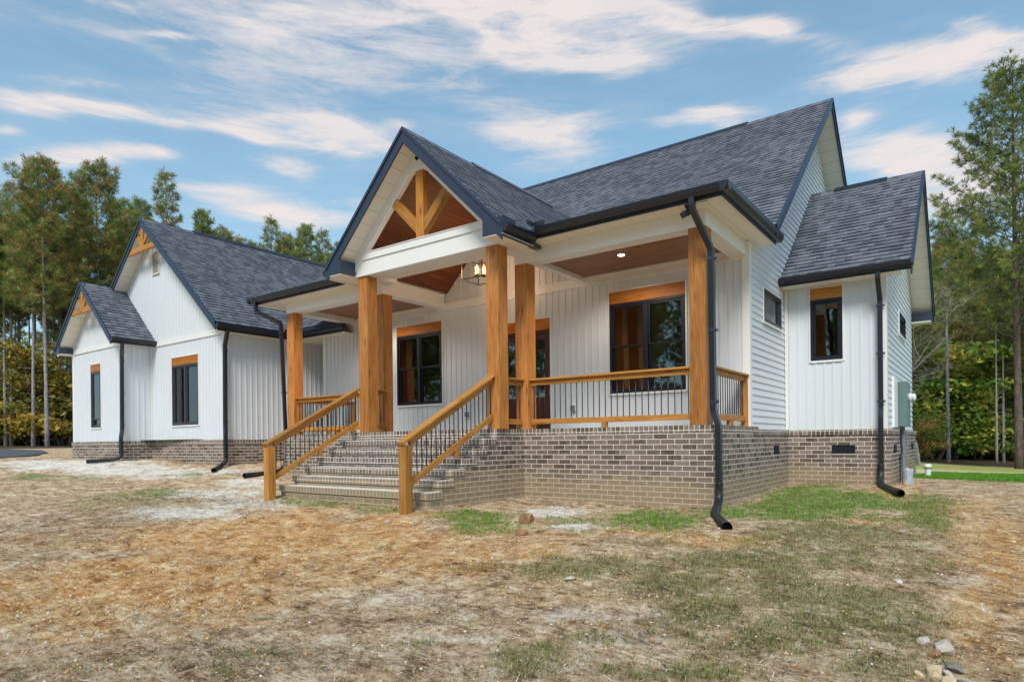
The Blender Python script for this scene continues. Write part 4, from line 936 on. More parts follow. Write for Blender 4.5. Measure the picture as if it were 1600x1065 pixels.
segs = [((-13.8, 9.3), (-10.3, 9.3)), ((-6.6, 9.3), (-3.2, 9.3)), ((-6.6, 6.85), (-6.6, 9.3)), ((-3.2, 9.3), (-3.2, 13.7)), ((-3.2, 13.7), (-1.4, 13.7)), ((-1.4, 13.7), (-1.4, 19)), ((-16, 9.04), (-16, 13)), ((-20, 9.04), (-16, 9.04)), ((-23.6, 8.2), (-20, 8.2)), ((-10.3, 6.85), (-6.6, 6.85))]
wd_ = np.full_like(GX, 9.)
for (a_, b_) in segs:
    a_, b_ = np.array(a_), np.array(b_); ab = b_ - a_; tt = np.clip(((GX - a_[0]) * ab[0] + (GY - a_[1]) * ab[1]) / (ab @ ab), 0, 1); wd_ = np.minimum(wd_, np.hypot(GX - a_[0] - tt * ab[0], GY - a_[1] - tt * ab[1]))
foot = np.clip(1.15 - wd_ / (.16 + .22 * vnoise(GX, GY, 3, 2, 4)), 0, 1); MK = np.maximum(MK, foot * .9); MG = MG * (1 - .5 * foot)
near = np.exp(-(np.maximum(0, np.hypot(GX + 5, GY - 6) - 16) / 10) ** 2)
GZ2 = GZ + near * ((vnoise(GX, GY, .9, 3, 1) - .5) * .07 + (vnoise(GX, GY, 5, 3, 2) - .5) * .035 + (vnoise(GX, GY, 13, 3, 3) - .5) * .03) + MD * .01 + .035 * foot * vnoise(GX, GY, 6, 3, 21)
# shallow tyre tracks across the clay
td = np.array([-2.6, 4.1]); td = td / np.linalg.norm(td)
for o_ in (0.0, 1.45):
    ax_, ay_ = -5.2 - o_ * td[1], 1.9 + o_ * td[0]; al = (GX - ax_) * td[0] + (GY - ay_) * td[1]; ac = (GX - ax_) * -td[1] + (GY - ay_) * td[0] + .12 * np.sin(al * .7)
    GZ2 = GZ2 - .028 * np.exp(-(ac / .13) ** 4) * np.clip(al * 2, 0, 1) * np.clip((6.0 - al) * 1.5, 0, 1) * (.55 + .6 * (np.sin(al * 2 * pi / .16) > 0)) + .014 * np.exp(-((np.abs(ac) - .2) / .06) ** 2) * np.clip(al * 2, 0, 1) * np.clip((6.0 - al) * 1.5, 0, 1)
# keep the soil below the foot of the walls and flat next to them
def surf(x, y):
    i = min(max(int(np.searchsorted(xs, x)) - 1, 0), len(xs) - 2); j = min(max(int(np.searchsorted(ys, y)) - 1, 0), len(ys) - 2)
    f = (x - xs[i]) / (xs[i + 1] - xs[i]); g = (y - ys[j]) / (ys[j + 1] - ys[j])
    return float((GZ2[j, i] * (1 - f) + GZ2[j, i + 1] * f) * (1 - g) + (GZ2[j + 1, i] * (1 - f) + GZ2[j + 1, i + 1] * f) * g)
ny, nx = GX.shape
me = bpy.data.meshes.new('ground')
V = np.stack([GX, GY, GZ2], -1).reshape(-1, 3); idx = np.arange(ny * nx).reshape(ny, nx)
F = np.stack([idx[:-1, :-1], idx[:-1, 1:], idx[1:, 1:], idx[1:, :-1]], -1).reshape(-1, 4)
me.vertices.add(len(V)); me.vertices.foreach_set('co', V.ravel()); me.loops.add(F.size); me.loops.foreach_set('vertex_index', F.ravel().astype(np.int32))
me.polygons.add(len(F)); me.polygons.foreach_set('loop_start', np.arange(0, F.size, 4, dtype=np.int32)); me.polygons.foreach_set('loop_total', np.full(len(F), 4, dtype=np.int32)); me.polygons.foreach_set('use_smooth', [True] * len(F)); me.update(); me.validate()
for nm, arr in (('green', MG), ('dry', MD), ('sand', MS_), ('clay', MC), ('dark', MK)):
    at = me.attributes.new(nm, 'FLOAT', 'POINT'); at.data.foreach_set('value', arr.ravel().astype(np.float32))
def _ground():
    m_, t, b = mat('bare_soil', rough=1.0, spec=.1); P = geo(t)
    A = lambda n: t.new('ShaderNodeAttribute', attribute_name=n).outputs['Fac']
    na = t.noise(P, 3.4, 8, .75, .5); nb = t.noise(P, 10, 8, .85, .5); nc = t.noise(P, 62, 4, .85)
    rut = t.noise(t.mapv(P, (3, 34, 1), rot=(0, 0, -.62)), 1.0, 6, .72, .5)
    med = t.noise(P, 5, 7, .75, .6); big = t.noise(P, .8, 4)
    mixn = t.m('ADD', t.m('ADD', t.m('MULTIPLY', na, .30), t.m('MULTIPLY', nb, .36)), t.m('ADD', t.m('MULTIPLY', nc, .16), t.m('MULTIPLY', rut, .18)))
    fine = t.m('ADD', t.m('MULTIPLY', t.m('SUBTRACT', mixn, .49), 6.6), .43, clamp=True)
    base = t.ramp(fine, [(.0, (.08, .045, .022)), (.2, (.25, .155, .085)), (.45, (.49, .34, .20)), (.68, (.68, .51, .33)), (.95, (.88, .76, .59))])
    def lay(c, f, col, k=1.0, edge=.5):
        ff = t.m('MULTIPLY', t.m('SUBTRACT', t.m('ADD', f, t.m('MULTIPLY', t.m('SUBTRACT', t.m('ADD', t.m('MULTIPLY', med, .6), t.m('MULTIPLY', nb, .4)), .5), 1.9)), edge * .5), 1.35, clamp=True)
        ff = t.m('MULTIPLY', ff, t.m('MULTIPLY', f, 6, clamp=True)); return t.mix(t.m('MULTIPLY', ff, k), c, col)
    clay = t.ramp(fine, [(.0, (.19, .075, .02)), (.22, (.42, .19, .06)), (.48, (.64, .34, .125)), (.7, (.76, .49, .23)), (.95, (.88, .72, .47))])
    c = lay(base, t.m('ADD', A('clay'), .12), clay, .95, .45)
    sand = t.ramp(fine, [(.05, (.36, .29, .21)), (.3, (.62, .54, .44)), (.55, (.80, .74, .65)), (.9, (.90, .87, .81))])
    c = lay(c, t.m('MULTIPLY', A('sand'), 1.25), sand, 1.0, .35)
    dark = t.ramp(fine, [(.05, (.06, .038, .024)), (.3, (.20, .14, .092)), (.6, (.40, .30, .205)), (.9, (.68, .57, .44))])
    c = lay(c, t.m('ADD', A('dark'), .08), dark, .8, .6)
    dry = t.ramp(fine, [(.05, (.05, .048, .016)), (.4, (.15, .14, .055)), (.65, (.33, .28, .15)), (.9, (.58, .50, .34))])
    c = lay(c, t.m('ADD', A('dry'), .04), dry, .8, .4)
    gr = t.ramp(fine, [(.1, (.04, .085, .012)), (.45, (.11, .19, .03)), (.7, (.24, .29, .08))])
    c = lay(c, A('green'), gr, .8, .5)
    sp = t.new('ShaderNodeSeparateXYZ', {0: P}); X_, Y_ = sp.outputs[0], sp.outputs[1]
    # lawn and meadow behind the house on the right
    yw = t.m('ADD', Y_, t.m('MULTIPLY', t.m('SUBTRACT', big, .5), 2.5))
    lawn = t.ramp(t.m('DIVIDE', t.m('SUBTRACT', yw, 16), 30, clamp=True), [(.0, (.13, .28, .02)), (.16, (.18, .38, .035)), (.27, (.20, .34, .045)), (.34, (.62, .52, .32)), (.42, (.58, .48, .26)), (.52, (.34, .36, .09)), (.85, (.38, .35, .12)), (1, (.20, .16, .08))])
    lawn = t.mix(.6, lawn, t.ramp(fine, [(.3, .6), (.7, 1.3)]), 'MULTIPLY')
    lf = t.m('MULTIPLY', t.m('MULTIPLY', t.m('SUBTRACT', yw, 17.2), 1.2, clamp=True), t.m('MULTIPLY', t.m('ADD', X_, 12), .5, clamp=True))
    c = t.mix(lf, c, lawn)
    # forest floor far away
    d = t.new('ShaderNodeVectorMath', {0: P}, operation='LENGTH').outputs['Value']
    ff = t.m('MULTIPLY', t.m('SUBTRACT', t.m('ADD', d, t.m('MULTIPLY', big, 5)), 46), .4, clamp=True)
    c = t.mix(ff, c, t.ramp(med, [(.3, (.05, .035, .02)), (.7, (.13, .085, .05))]))
    t.l.new(c, b.inputs['Base Color'])
    h = t.m('ADD', t.m('MULTIPLY', mixn, 1.6), t.m('MULTIPLY', med, .7))
    bump(t, b, h, 1.0, .05); return m_
me.materials.append(_ground())
ground = bpy.data.objects.new('ground', me); C.objects.link(ground); tag(ground, kind='structure')

# the strip of dark gravel drive at the far left
def _gravel():
    m_, t, b = mat('gravel_grey', rough=1.0, spec=.1); t.l.new(t.ramp(t.noise(geo(t), 30, 5, .8), [(.3, (.05, .055, .065)), (.7, (.17, .175, .19))]), b.inputs['Base Color']); bump(t, b, t.noise(geo(t), 40, 3), .8, .03); return m_
mb = MB(); rs = random.Random(2)
pth = [(-26.2, 6.9), (-27.5, 7.3), (-30, 8.2), (-34, 9.0), (-40, 9.2), (-50, 9)]
for (a, b_), k in zip(zip(pth, pth[1:]), range(9)):
    wa, wb = .9 + .25 * k, .9 + .25 * (k + 1)
    if k == 0: wa = .1
    for s0, s1 in ((-1, 0), (0, 1)):
        q = [(a[0], a[1] + wa * s0), (a[0], a[1] + wa * s1), (b_[0], b_[1] + wb * s1), (b_[0], b_[1] + wb * s0)]
        mb.face([(x, y, H_(x, y) + .035) for x, y in q][::-1])
mb.build('gravel_drive', _gravel(), kind='structure')

# ================================================================== stones
def stone(name, r, seed, m_, loc, sc=(1, 1, .7), rot=0, **kw):
    import bmesh
    bm_ = bmesh.new(); bmesh.ops.create_icosphere(bm_, subdivisions=3, radius=1); rn = random.Random(seed); o3 = Vector((rn.uniform(0, 50), rn.uniform(0, 50), 0))
    pl = [(Vector((rn.gauss(0, 1), rn.gauss(0, 1), rn.gauss(0, 1))).normalized(), rn.uniform(.48, .82)) for _ in range(12)]
    for v in bm_.verts:
        for n_, d_ in pl:
            e_ = v.co.dot(n_) - d_
            if e_ > 0: v.co -= n_ * e_ * .96
        v.co *= 1 + .10 * mnoise.noise(v.co * 2 + o3) + .02 * mnoise.noise(v.co * 7 + o3)
        v.co = Vector((v.co.x * sc[0], v.co.y * sc[1], v.co.z * sc[2])) * r
    me_ = bpy.data.meshes.new(name); bm_.to_mesh(me_); bm_.free(); me_.materials.append(m_)
    o = bpy.data.objects.new(name, me_); C.objects.link(o); o.location = (loc[0], loc[1], surf(*loc[:2]) + r * sc[2] * .35 + (loc[2] if len(loc) > 2 else 0)); o.rotation_euler = (rn.uniform(-.2, .2), rn.uniform(-.2, .2), rot)
    return tag(o, **kw)
def stone_mat(name, c0, c1):
    m_, t, b = mat(name, rough=.9, spec=.2); P = geo(t); t.l.new(t.ramp(t.noise(P, 14, 6, .7), [(.3, c0), (.68, c1)]), b.inputs['Base Color']); bump(t, b, t.noise(P, 30, 6, .7), .6, .01); return m_
M_wst = stone_mat('pale_quartz', (.34, .28, .21), (.62, .57, .50)); M_yst = stone_mat('yellow_stone', (.38, .26, .13), (.66, .54, .36)); M_bst = stone_mat('brown_stone', (.12, .055, .03), (.42, .23, .12)); M_gst = stone_mat('grey_stone', (.12, .10, .09), (.36, .33, .30))
for (loc, r, sc, m_, lb) in [
    ((-4.80, 6.80), .115, (.95, .85, .95), M_bst, 'orange-brown rock on the dirt below the brick porch wall, the upper of two'),
    ((-4.42, 6.16), .085, (1.15, .9, .75), M_bst, 'dark brown low rock below the porch wall, nearer than the orange one'),
    ((-.235, 4.97), .085, (1.15, .9, .8), M_wst, 'largest pale stone of the heap in the right foreground'),
    ((-.335, 5.04), .05, (1.1, .9, .9), M_wst, 'small round pale stone touching the left side of the largest one'),
    ((-.27, 4.86), .05, (1.2, .9, .7), M_bst, 'reddish brown stone in the grass below the largest pale one'),
    ((-.165, 4.74), .062, (1.4, .9, .55), M_gst, 'flat grey stone in the middle of the right foreground heap'),
    ((-.265, 4.62), .05, (1.1, 1, .8), M_yst, 'yellowish stone under the left end of the flat grey one'),
    ((-.25, 4.54), .045, (1, 1, .85), M_yst, 'orange-white stone at the lower left of the foreground heap'),
    ((-.19, 4.62), .042, (1.2, .8, .8), M_wst, 'small white wedge stone under the flat grey one'),
    ((-.18, 4.50), .05, (1, .9, .8), M_yst, 'tan stone at the bottom edge of the foreground heap'),
    ((-.11, 4.56), .055, (1.4, .8, .6), M_wst, 'long white stone at the right end of the foreground heap'),
    ((-.33, 4.50), .03, (1.1, 1, .8), M_yst, 'small yellow stone lying apart left of the foreground heap'),
    ((-3.02, 4.93), .055, (1.3, .9, .35), M_wst, 'flat pale stone alone in the middle of the dirt yard'),
    ((-6.55, 6.02), .06, (1.2, .9, .45), M_wst, 'pale flat stone on the grass right of the newel post foot'),
    ((-5.55, 2.70), .06, (1.5, .8, .4), M_gst, 'grey-brown slab stone in the left foreground dirt'),
    ((-.60, 6.30), .05, (1.2, .9, .5), M_wst, 'pale stone at the edge of the dry grass on the right')]:
    stone('stone', r, hash(lb) % 999 if False else int(abs(loc[0] * 977 + loc[1] * 31)), m_, loc, sc, loc[0] * 7, label=lb, cat='stone', group='loose stones on the ground')

# gravel and litter scattered over the soil
def samplemask(arr, x, y):
    i = np.clip(np.searchsorted(xs, x) - 1, 0, nx - 1); j = np.clip(np.searchsorted(ys, y) - 1, 0, ny - 1); return arr[j, i]
rsn = np.random.RandomState(5)
def surf_np(x, y):
    i = np.clip(np.searchsorted(xs, x) - 1, 0, nx - 2); j = np.clip(np.searchsorted(ys, y) - 1, 0, ny - 2)
    f = (x - xs[i]) / (xs[i + 1] - xs[i]); g = (y - ys[j]) / (ys[j + 1] - ys[j])
    return (GZ2[j, i] * (1 - f) + GZ2[j, i + 1] * f) * (1 - g) + (GZ2[j + 1, i] * (1 - f) + GZ2[j + 1, i + 1] * f) * g
def inside_house(x, y):
    return ((y > 9.2) & (x > -14.9) & (x < -3.1)) | ((y > 6.85) & (x > -10.35) & (x < -6.55)) | ((y > 13.6) & (x < -1.35)) | ((y > 9.0) & (x < -14.8)) | ((y > 8.2) & (x < -20))
def scatter(n, power=1.0):
    """points over the yard, denser near the camera"""
    r = 2.3 + 15 * rsn.rand(n) ** 1.5; a = YAW + radians(46) * (2 * rsn.rand(n) - 1)
    x, y = -np.sin(a) * r, np.cos(a) * r; k = ~inside_house(x, y); return x[k], y[k]
def raw_mesh(name, V, F, col, m_, **kw):
    me_ = bpy.data.meshes.new(name); V = np.asarray(V, np.float32); F = np.asarray(F, np.int32); k = F.shape[1]
    me_.vertices.add(len(V)); me_.vertices.foreach_set('co', V.ravel()); me_.loops.add(F.size); me_.loops.foreach_set('vertex_index', F.ravel())
    me_.polygons.add(len(F)); me_.polygons.foreach_set('loop_start', np.arange(0, F.size, k, dtype=np.int32)); me_.polygons.foreach_set('loop_total', np.full(len(F), k, dtype=np.int32))
    me_.update(); me_.validate()
    if col is not None:
        ca = me_.color_attributes.new('Col', 'FLOAT_COLOR', 'POINT'); c4 = np.ones((len(V), 4), np.float32); c4[:, :3] = col; ca.data.foreach_set('color', c4.ravel())
    me_.materials.append(m_); o = bpy.data.objects.new(name, me_); C.objects.link(o); return tag(o, **kw)
def vc_mat(name, rough=.8, trans=0.0, spec=.2):
    m_, t, b = mat(name, rough=rough, spec=spec); a = t.new('ShaderNodeVertexColor', layer_name='Col'); t.l.new(a.outputs[0], b.inputs['Base Color'])
    if trans:
        tl = t.new('ShaderNodeBsdfTranslucent', {0: a.outputs[0]}); mx = t.new('ShaderNodeMixShader', {0: trans, 1: b.outputs[0], 2: tl.outputs[0]})
        t.l.new(mx.outputs[0], m_.node_tree.nodes['Material Output'].inputs[0])
    return m_
ico = np.array([(0, 0, 1), (.9, 0, .2), (.28, .85, .2), (-.72, .52, .2), (-.72, -.52, .2), (.28, -.85, .2), (.0, 0, -.6)], float)
icf = np.array([(0, 1, 2), (0, 2, 3), (0, 3, 4), (0, 4, 5), (0, 5, 1), (6, 2, 1), (6, 3, 2), (6, 4, 3), (6, 5, 4), (6, 1, 5)])
x, y = scatter(70000); keep = rsn.rand(len(x)) < (.3 + .75 * samplemask(MC, x, y) + .3 * samplemask(MS_, x, y)) * (vnoise(x, y, 1.1, 3, 8) * 1.6)
x, y = x[keep], y[keep]; n = len(x); s = .0035 + .013 * rsn.rand(n) ** 5 + .010 * (rsn.rand(n) > .985); z = surf_np(x, y)
jit = 1 + .5 * (rsn.rand(n, 7, 3) - .5); rot = rsn.rand(n) * 6.28; c_, s_ = np.cos(rot), np.sin(rot)
v = ico[None] * jit * s[:, None, None]; v[:, :, 0] *= 1.35; v[:, :, 2] *= .6
vx = v[:, :, 0] * c_[:, None] - v[:, :, 1] * s_[:, None]; vy = v[:, :, 0] * s_[:, None] + v[:, :, 1] * c_[:, None]
V = np.stack([vx + x[:, None], vy + y[:, None], v[:, :, 2] + z[:, None] + .001], -1).reshape(-1, 3)
F = (icf[None] + (np.arange(n) * 7)[:, None, None]).reshape(-1, 3)
pal = np.array([(.50, .40, .29), (.62, .56, .48), (.78, .74, .69), (.48, .32, .19), (.30, .23, .17), (.60, .46, .28)]); cc_ = pal[rsn.randint(0, 6, n)] * (.7 + .6 * rsn.rand(n, 1))
raw_mesh('gravel', V, F, np.repeat(cc_, 7, 0), vc_mat('gravel_stone', .95), kind='stuff')
x, y = scatter(60000); keep = rsn.rand(len(x)) < (.10 + .5 * samplemask(MC, x, y) + .8 * samplemask(MK, x, y)) * (vnoise(x, y, 2.1, 3, 18) ** 2 * 2.6)
x, y = x[keep], y[keep]; n = len(x); s = .006 + .020 * rsn.rand(n) ** 3; z = surf_np(x, y); jit = 1 + .7 * (rsn.rand(n, 7, 3) - .5); rot = rsn.rand(n) * 6.28; c_, s_ = np.cos(rot), np.sin(rot)
v = ico[None] * jit * s[:, None, None]; v[:, :, 2] *= .7; vx = v[:, :, 0] * c_[:, None] - v[:, :, 1] * s_[:, None]; vy = v[:, :, 0] * s_[:, None] + v[:, :, 1] * c_[:, None]
V = np.stack([vx + x[:, None], vy + y[:, None], v[:, :, 2] + z[:, None]], -1).reshape(-1, 3); F = (icf[None] + (np.arange(n) * 7)[:, None, None]).reshape(-1, 3)
pal = np.array([(.46, .30, .16), (.36, .24, .14), (.55, .40, .25), (.28, .20, .13), (.50, .30, .13)]); cc_ = pal[rsn.randint(0, 5, n)] * (.7 + .5 * rsn.rand(n, 1))
raw_mesh('soil_clods', V, F, np.repeat(cc_, 7, 0), vc_mat('clod', .95), kind='stuff')
# straw, bark and dead leaf litter
x, y = scatter(90000); keep = rsn.rand(len(x)) < .22 + .8 * samplemask(MK, x, y) + .35 * samplemask(MD, x, y); x, y = x[keep], y[keep]; n = len(x); z = surf_np(x, y)
L = .012 + .06 * rsn.rand(n) ** 2; wd = .0016 + .003 * rsn.rand(n) ** 2; a = rsn.rand(n) * 6.28; d = np.stack([np.cos(a), np.sin(a)], -1); pn = np.stack([-d[:, 1], d[:, 0]], -1); tz = (rsn.rand(n) - .3) * L * .5
P0 = np.stack([x, y, z + .004], -1); D3 = np.concatenate([d * L[:, None], tz[:, None]], 1); N3 = np.concatenate([pn * wd[:, None], .002 * (rsn.rand(n, 1) - .5)], 1)
V = np.stack([P0 - N3, P0 + N3, P0 + D3 + N3 * .6, P0 + D3 - N3 * .6], 1).reshape(-1, 3); F = np.arange(4 * n).reshape(-1, 4)
pal = np.array([(.16, .11, .07), (.30, .22, .13), (.55, .43, .28), (.10, .08, .06), (.34, .29, .24), (.66, .56, .42)]); cc_ = pal[rsn.randint(0, 6, n)] * (.7 + .6 * rsn.rand(n, 1))
raw_mesh('leaf_litter', V, F, np.repeat(cc_, 4, 0), vc_mat('litter', .9), kind='stuff')
def blades(name, x, y, per, hmin, hmax, wd, pal, spread=.03, lean=.6):
    n0 = len(x); x = np.repeat(x, per); y = np.repeat(y, per); n = len(x); a = rsn.rand(n) * 6.28; rr = spread * rsn.rand(n)
    bx, by = x + np.cos(a) * rr, y + np.sin(a) * rr; z = surf_np(bx, by); h = hmin + (hmax - hmin) * rsn.rand(n) ** 1.5
    ln = lean * rsn.rand(n) * h; a2 = a + (rsn.rand(n) - .5); wa = rsn.rand(n) * 6.28; wx, wy = np.cos(wa) * wd / 2, np.sin(wa) * wd / 2
    B0 = np.stack([bx - wx, by - wy, z - .004], -1); B1 = np.stack([bx + wx, by + wy, z - .004], -1)
    m0 = np.stack([bx + np.cos(a2) * ln * .35 - wx * .7, by + np.sin(a2) * ln * .35 - wy * .7, z + h * .6], -1); m1 = m0 + np.stack([wx * 1.4, wy * 1.4, 0 * wx], -1)
    T_ = np.stack([bx + np.cos(a2) * ln, by + np.sin(a2) * ln, z + h], -1)
    V = np.stack([B0, B1, m1, T_, m0], 1).reshape(-1, 3); F = np.arange(5 * n).reshape(-1, 5)
    pal = np.array(pal); c = pal[rsn.randint(0, len(pal), n)] * (.7 + .6 * rsn.rand(n, 1)); return raw_mesh(name, V, F, np.repeat(c, 5, 0), vc_mat(name + '_blade', .6, .25), kind='stuff')
def maskpts(n, arr, thr=.1, gain=1.0):
    x, y = scatter(n); m_ = samplemask(arr, x, y) * (vnoise(x, y, 4, 3, 12) * 2.0 - .1); k = rsn.rand(len(x)) < m_ * gain; k &= m_ > thr; return x[k], y[k]
x, y = maskpts(130000, np.clip(MD * 1.3 + .03, 0, 1), .02, .9); blades('dry_grass', x, y, 7, .008, .042, .0036, [(.20, .24, .06), (.28, .29, .09), (.48, .41, .22), (.38, .29, .16), (.16, .23, .05), (.54, .47, .28), (.22, .27, .07)], .035, 1.0)
x, y = maskpts(100000, MG, .05, 1.2); blades('green_grass', x, y, 6, .010, .042, .0065, [(.12, .27, .03), (.18, .36, .04), (.25, .40, .07), (.09, .20, .03), (.32, .38, .10)], .04, .8)
# fresh lawn beyond the crest, coarse blades
nn = 26000; x = -2.2 + 6.5 * rsn.rand(nn); y = 17.3 + 8.5 * rsn.rand(nn) ** 1.3; k = ~inside_house(x, y) ; x, y = x[k], y[k]
blades('lawn_grass', x, y, 3, .03, .08, .014, [(.13, .32, .03), (.19, .42, .04), (.16, .28, .05)], .06, .5)

# sticks
M_stick = stone_mat('dead_wood', (.05, .04, .03), (.20, .16, .12))
for (loc, seed, L, lb) in [((-4.13, 2.55), 1, .26, 'forked dead twig lying on the dirt in the lower left foreground'), ((-8.6, 3.6), 2, .3, 'thin dead stick on the dirt at the far left foreground'), ((-4.35, 4.75), 4, .2, 'short dark twig on the clay in front of the steps')]:
    rn = random.Random(seed); mb = MB(); x0, y0 = loc; a = rn.uniform(0, 3); p = [(x0 + cos(a) * L * t + .02 * sin(9 * t), y0 + sin(a) * L * t, surf(x0 + cos(a) * L * t, y0 + sin(a) * L * t) + .012 + .02 * t * (1 - t)) for t in (0, .25, .5, .75, 1)]
    mb.tube(p, [.006, .0055, .005, .004, .002], 6)
    for k_, sg in ((1, 1), (2, -1), (3, 1)):
        q = Vector(p[k_]); e = q + Vector((cos(a + sg * .7), sin(a + sg * .7), .25)) * L * .35; mb.tube([q, q.lerp(e, .5) + Vector((0, 0, .008)), e], [.004, .003, .001], 5)
    mb.build('dead_stick', M_stick, label=lb, cat='stick', group='dead sticks on the dirt')

# vent pipe and crumpled bag beside the right wall
zz = surf(-1.12, 18.25)
vp = empty('vent_pipe', (-1.10, 17.9, H_(-1.1, 17.9)), label='short white capped plastic pipe standing in the grass right of the house', cat='pipe')
m_ = MB(); m_.tube([(0, 0, -.2), (0, 0, .27)], .062, 18, cap=False); m_.build('pipe_body', M_pvc, vp, smooth=True)
m_ = MB(); m_.tube([(0, 0, .235), (0, 0, .30), (0, 0, .325), (0, 0, .33)], [.085, .085, .06, .03], 18); m_.build('pipe_cap', M_pvc, vp, smooth=True)
bk = MB(); bx, by = -1.235, 14.72; bz0 = surf(bx, by)
M_bag = mat('white_plastic_bag', (.40, .42, .47), .4)[0]
pts = []; rn = random.Random(8); rows = []
for k in range(8):
    h = k / 7; ring = []
    for a in range(16):
        an = a / 16 * 2 * pi; r = (.13 - .015 * h) * (1 + .16 * mnoise.noise(Vector((cos(an) * 2, sin(an) * 2, h * 3)))) * (1 - .25 * max(0, h - .85) * 4)
        ring.append((bx + cos(an) * r * .75, by + sin(an) * r * 1.3, bz0 - .03 + .33 * h + .02 * sin(3 * an) * h))
    rows.append(ring)
for r0, r1 in zip(rows, rows[1:]):
    for a in range(16): bk.face([r0[a], r0[(a + 1) % 16], r1[(a + 1) % 16], r1[a]])
bk.face(rows[-1]); bk.build('plastic_bag', M_bag, smooth=False, label='crumpled white plastic bag on the ground under the electric meter', cat='bag')
for m2 in (): pass

# ================================================================== trees
def bark_mat(name, c0, c1):
    m_, t, b = mat(name, rough=.95, spec=.1); P = objc(t); n = t.noise(t.mapv(P, (5, 5, 1.3)), 2.2, 6, .75, .6)
    t.l.new(t.ramp(n, [(.35, c0), (.62, c1)]), b.inputs['Base Color']); bump(t, b, n, .8, .05); return m_
M_bark = bark_mat('pine_bark', (.14, .115, .11), (.50, .45, .44)); M_bark2 = bark_mat('dark_bark', (.05, .038, .032), (.20, .15, .13)); M_bare = bark_mat('bare_bark', (.14, .12, .11), (.36, .33, .31))
M_needle = vc_mat('pine_needles', .6, .35); M_leaf = vc_mat('broad_leaves', .7, .35)
def tufts(P, D, length, wd, nb, pal, rs, spread=.9):
    """needle tufts: nb thin triangles at each point P fanning round direction D"""
    n = len(P); P = np.repeat(P, nb, 0); D = np.repeat(D, nb, 0); k = len(P); R = rs.normal(size=(k, 3)); R /= np.linalg.norm(R, axis=1, keepdims=True) + 1e-9
    d = D * .65 + R * spread; d /= np.linalg.norm(d, axis=1, keepdims=True) + 1e-9
    s = np.cross(d, rs.normal(size=(k, 3))); s /= np.linalg.norm(s, axis=1, keepdims=True) + 1e-9; L = length * (.6 + .6 * rs.rand(k, 1))
    V = np.stack([P - d * L * .12, P + d * L * .55 + s * wd, P + d * L, P + d * L * .55 - s * wd], 1).reshape(-1, 3); F = np.arange(4 * k).reshape(-1, 4)
    pal = np.array(pal); base = pal[rs.randint(0, len(pal), n)] * (.65 + .7 * rs.rand(n, 1)); c = np.repeat(base, nb, 0) * (.8 + .4 * rs.rand(k, 1)); return V, F, np.repeat(c, 4, 0)
GREENP = [(.22, .29, .07), (.27, .33, .085), (.33, .36, .10), (.17, .24, .065), (.36, .34, .10)]
BROWNP = GREENP + [(.30, .28, .10)] + [(.42, .28, .10), (.46, .28, .10)]
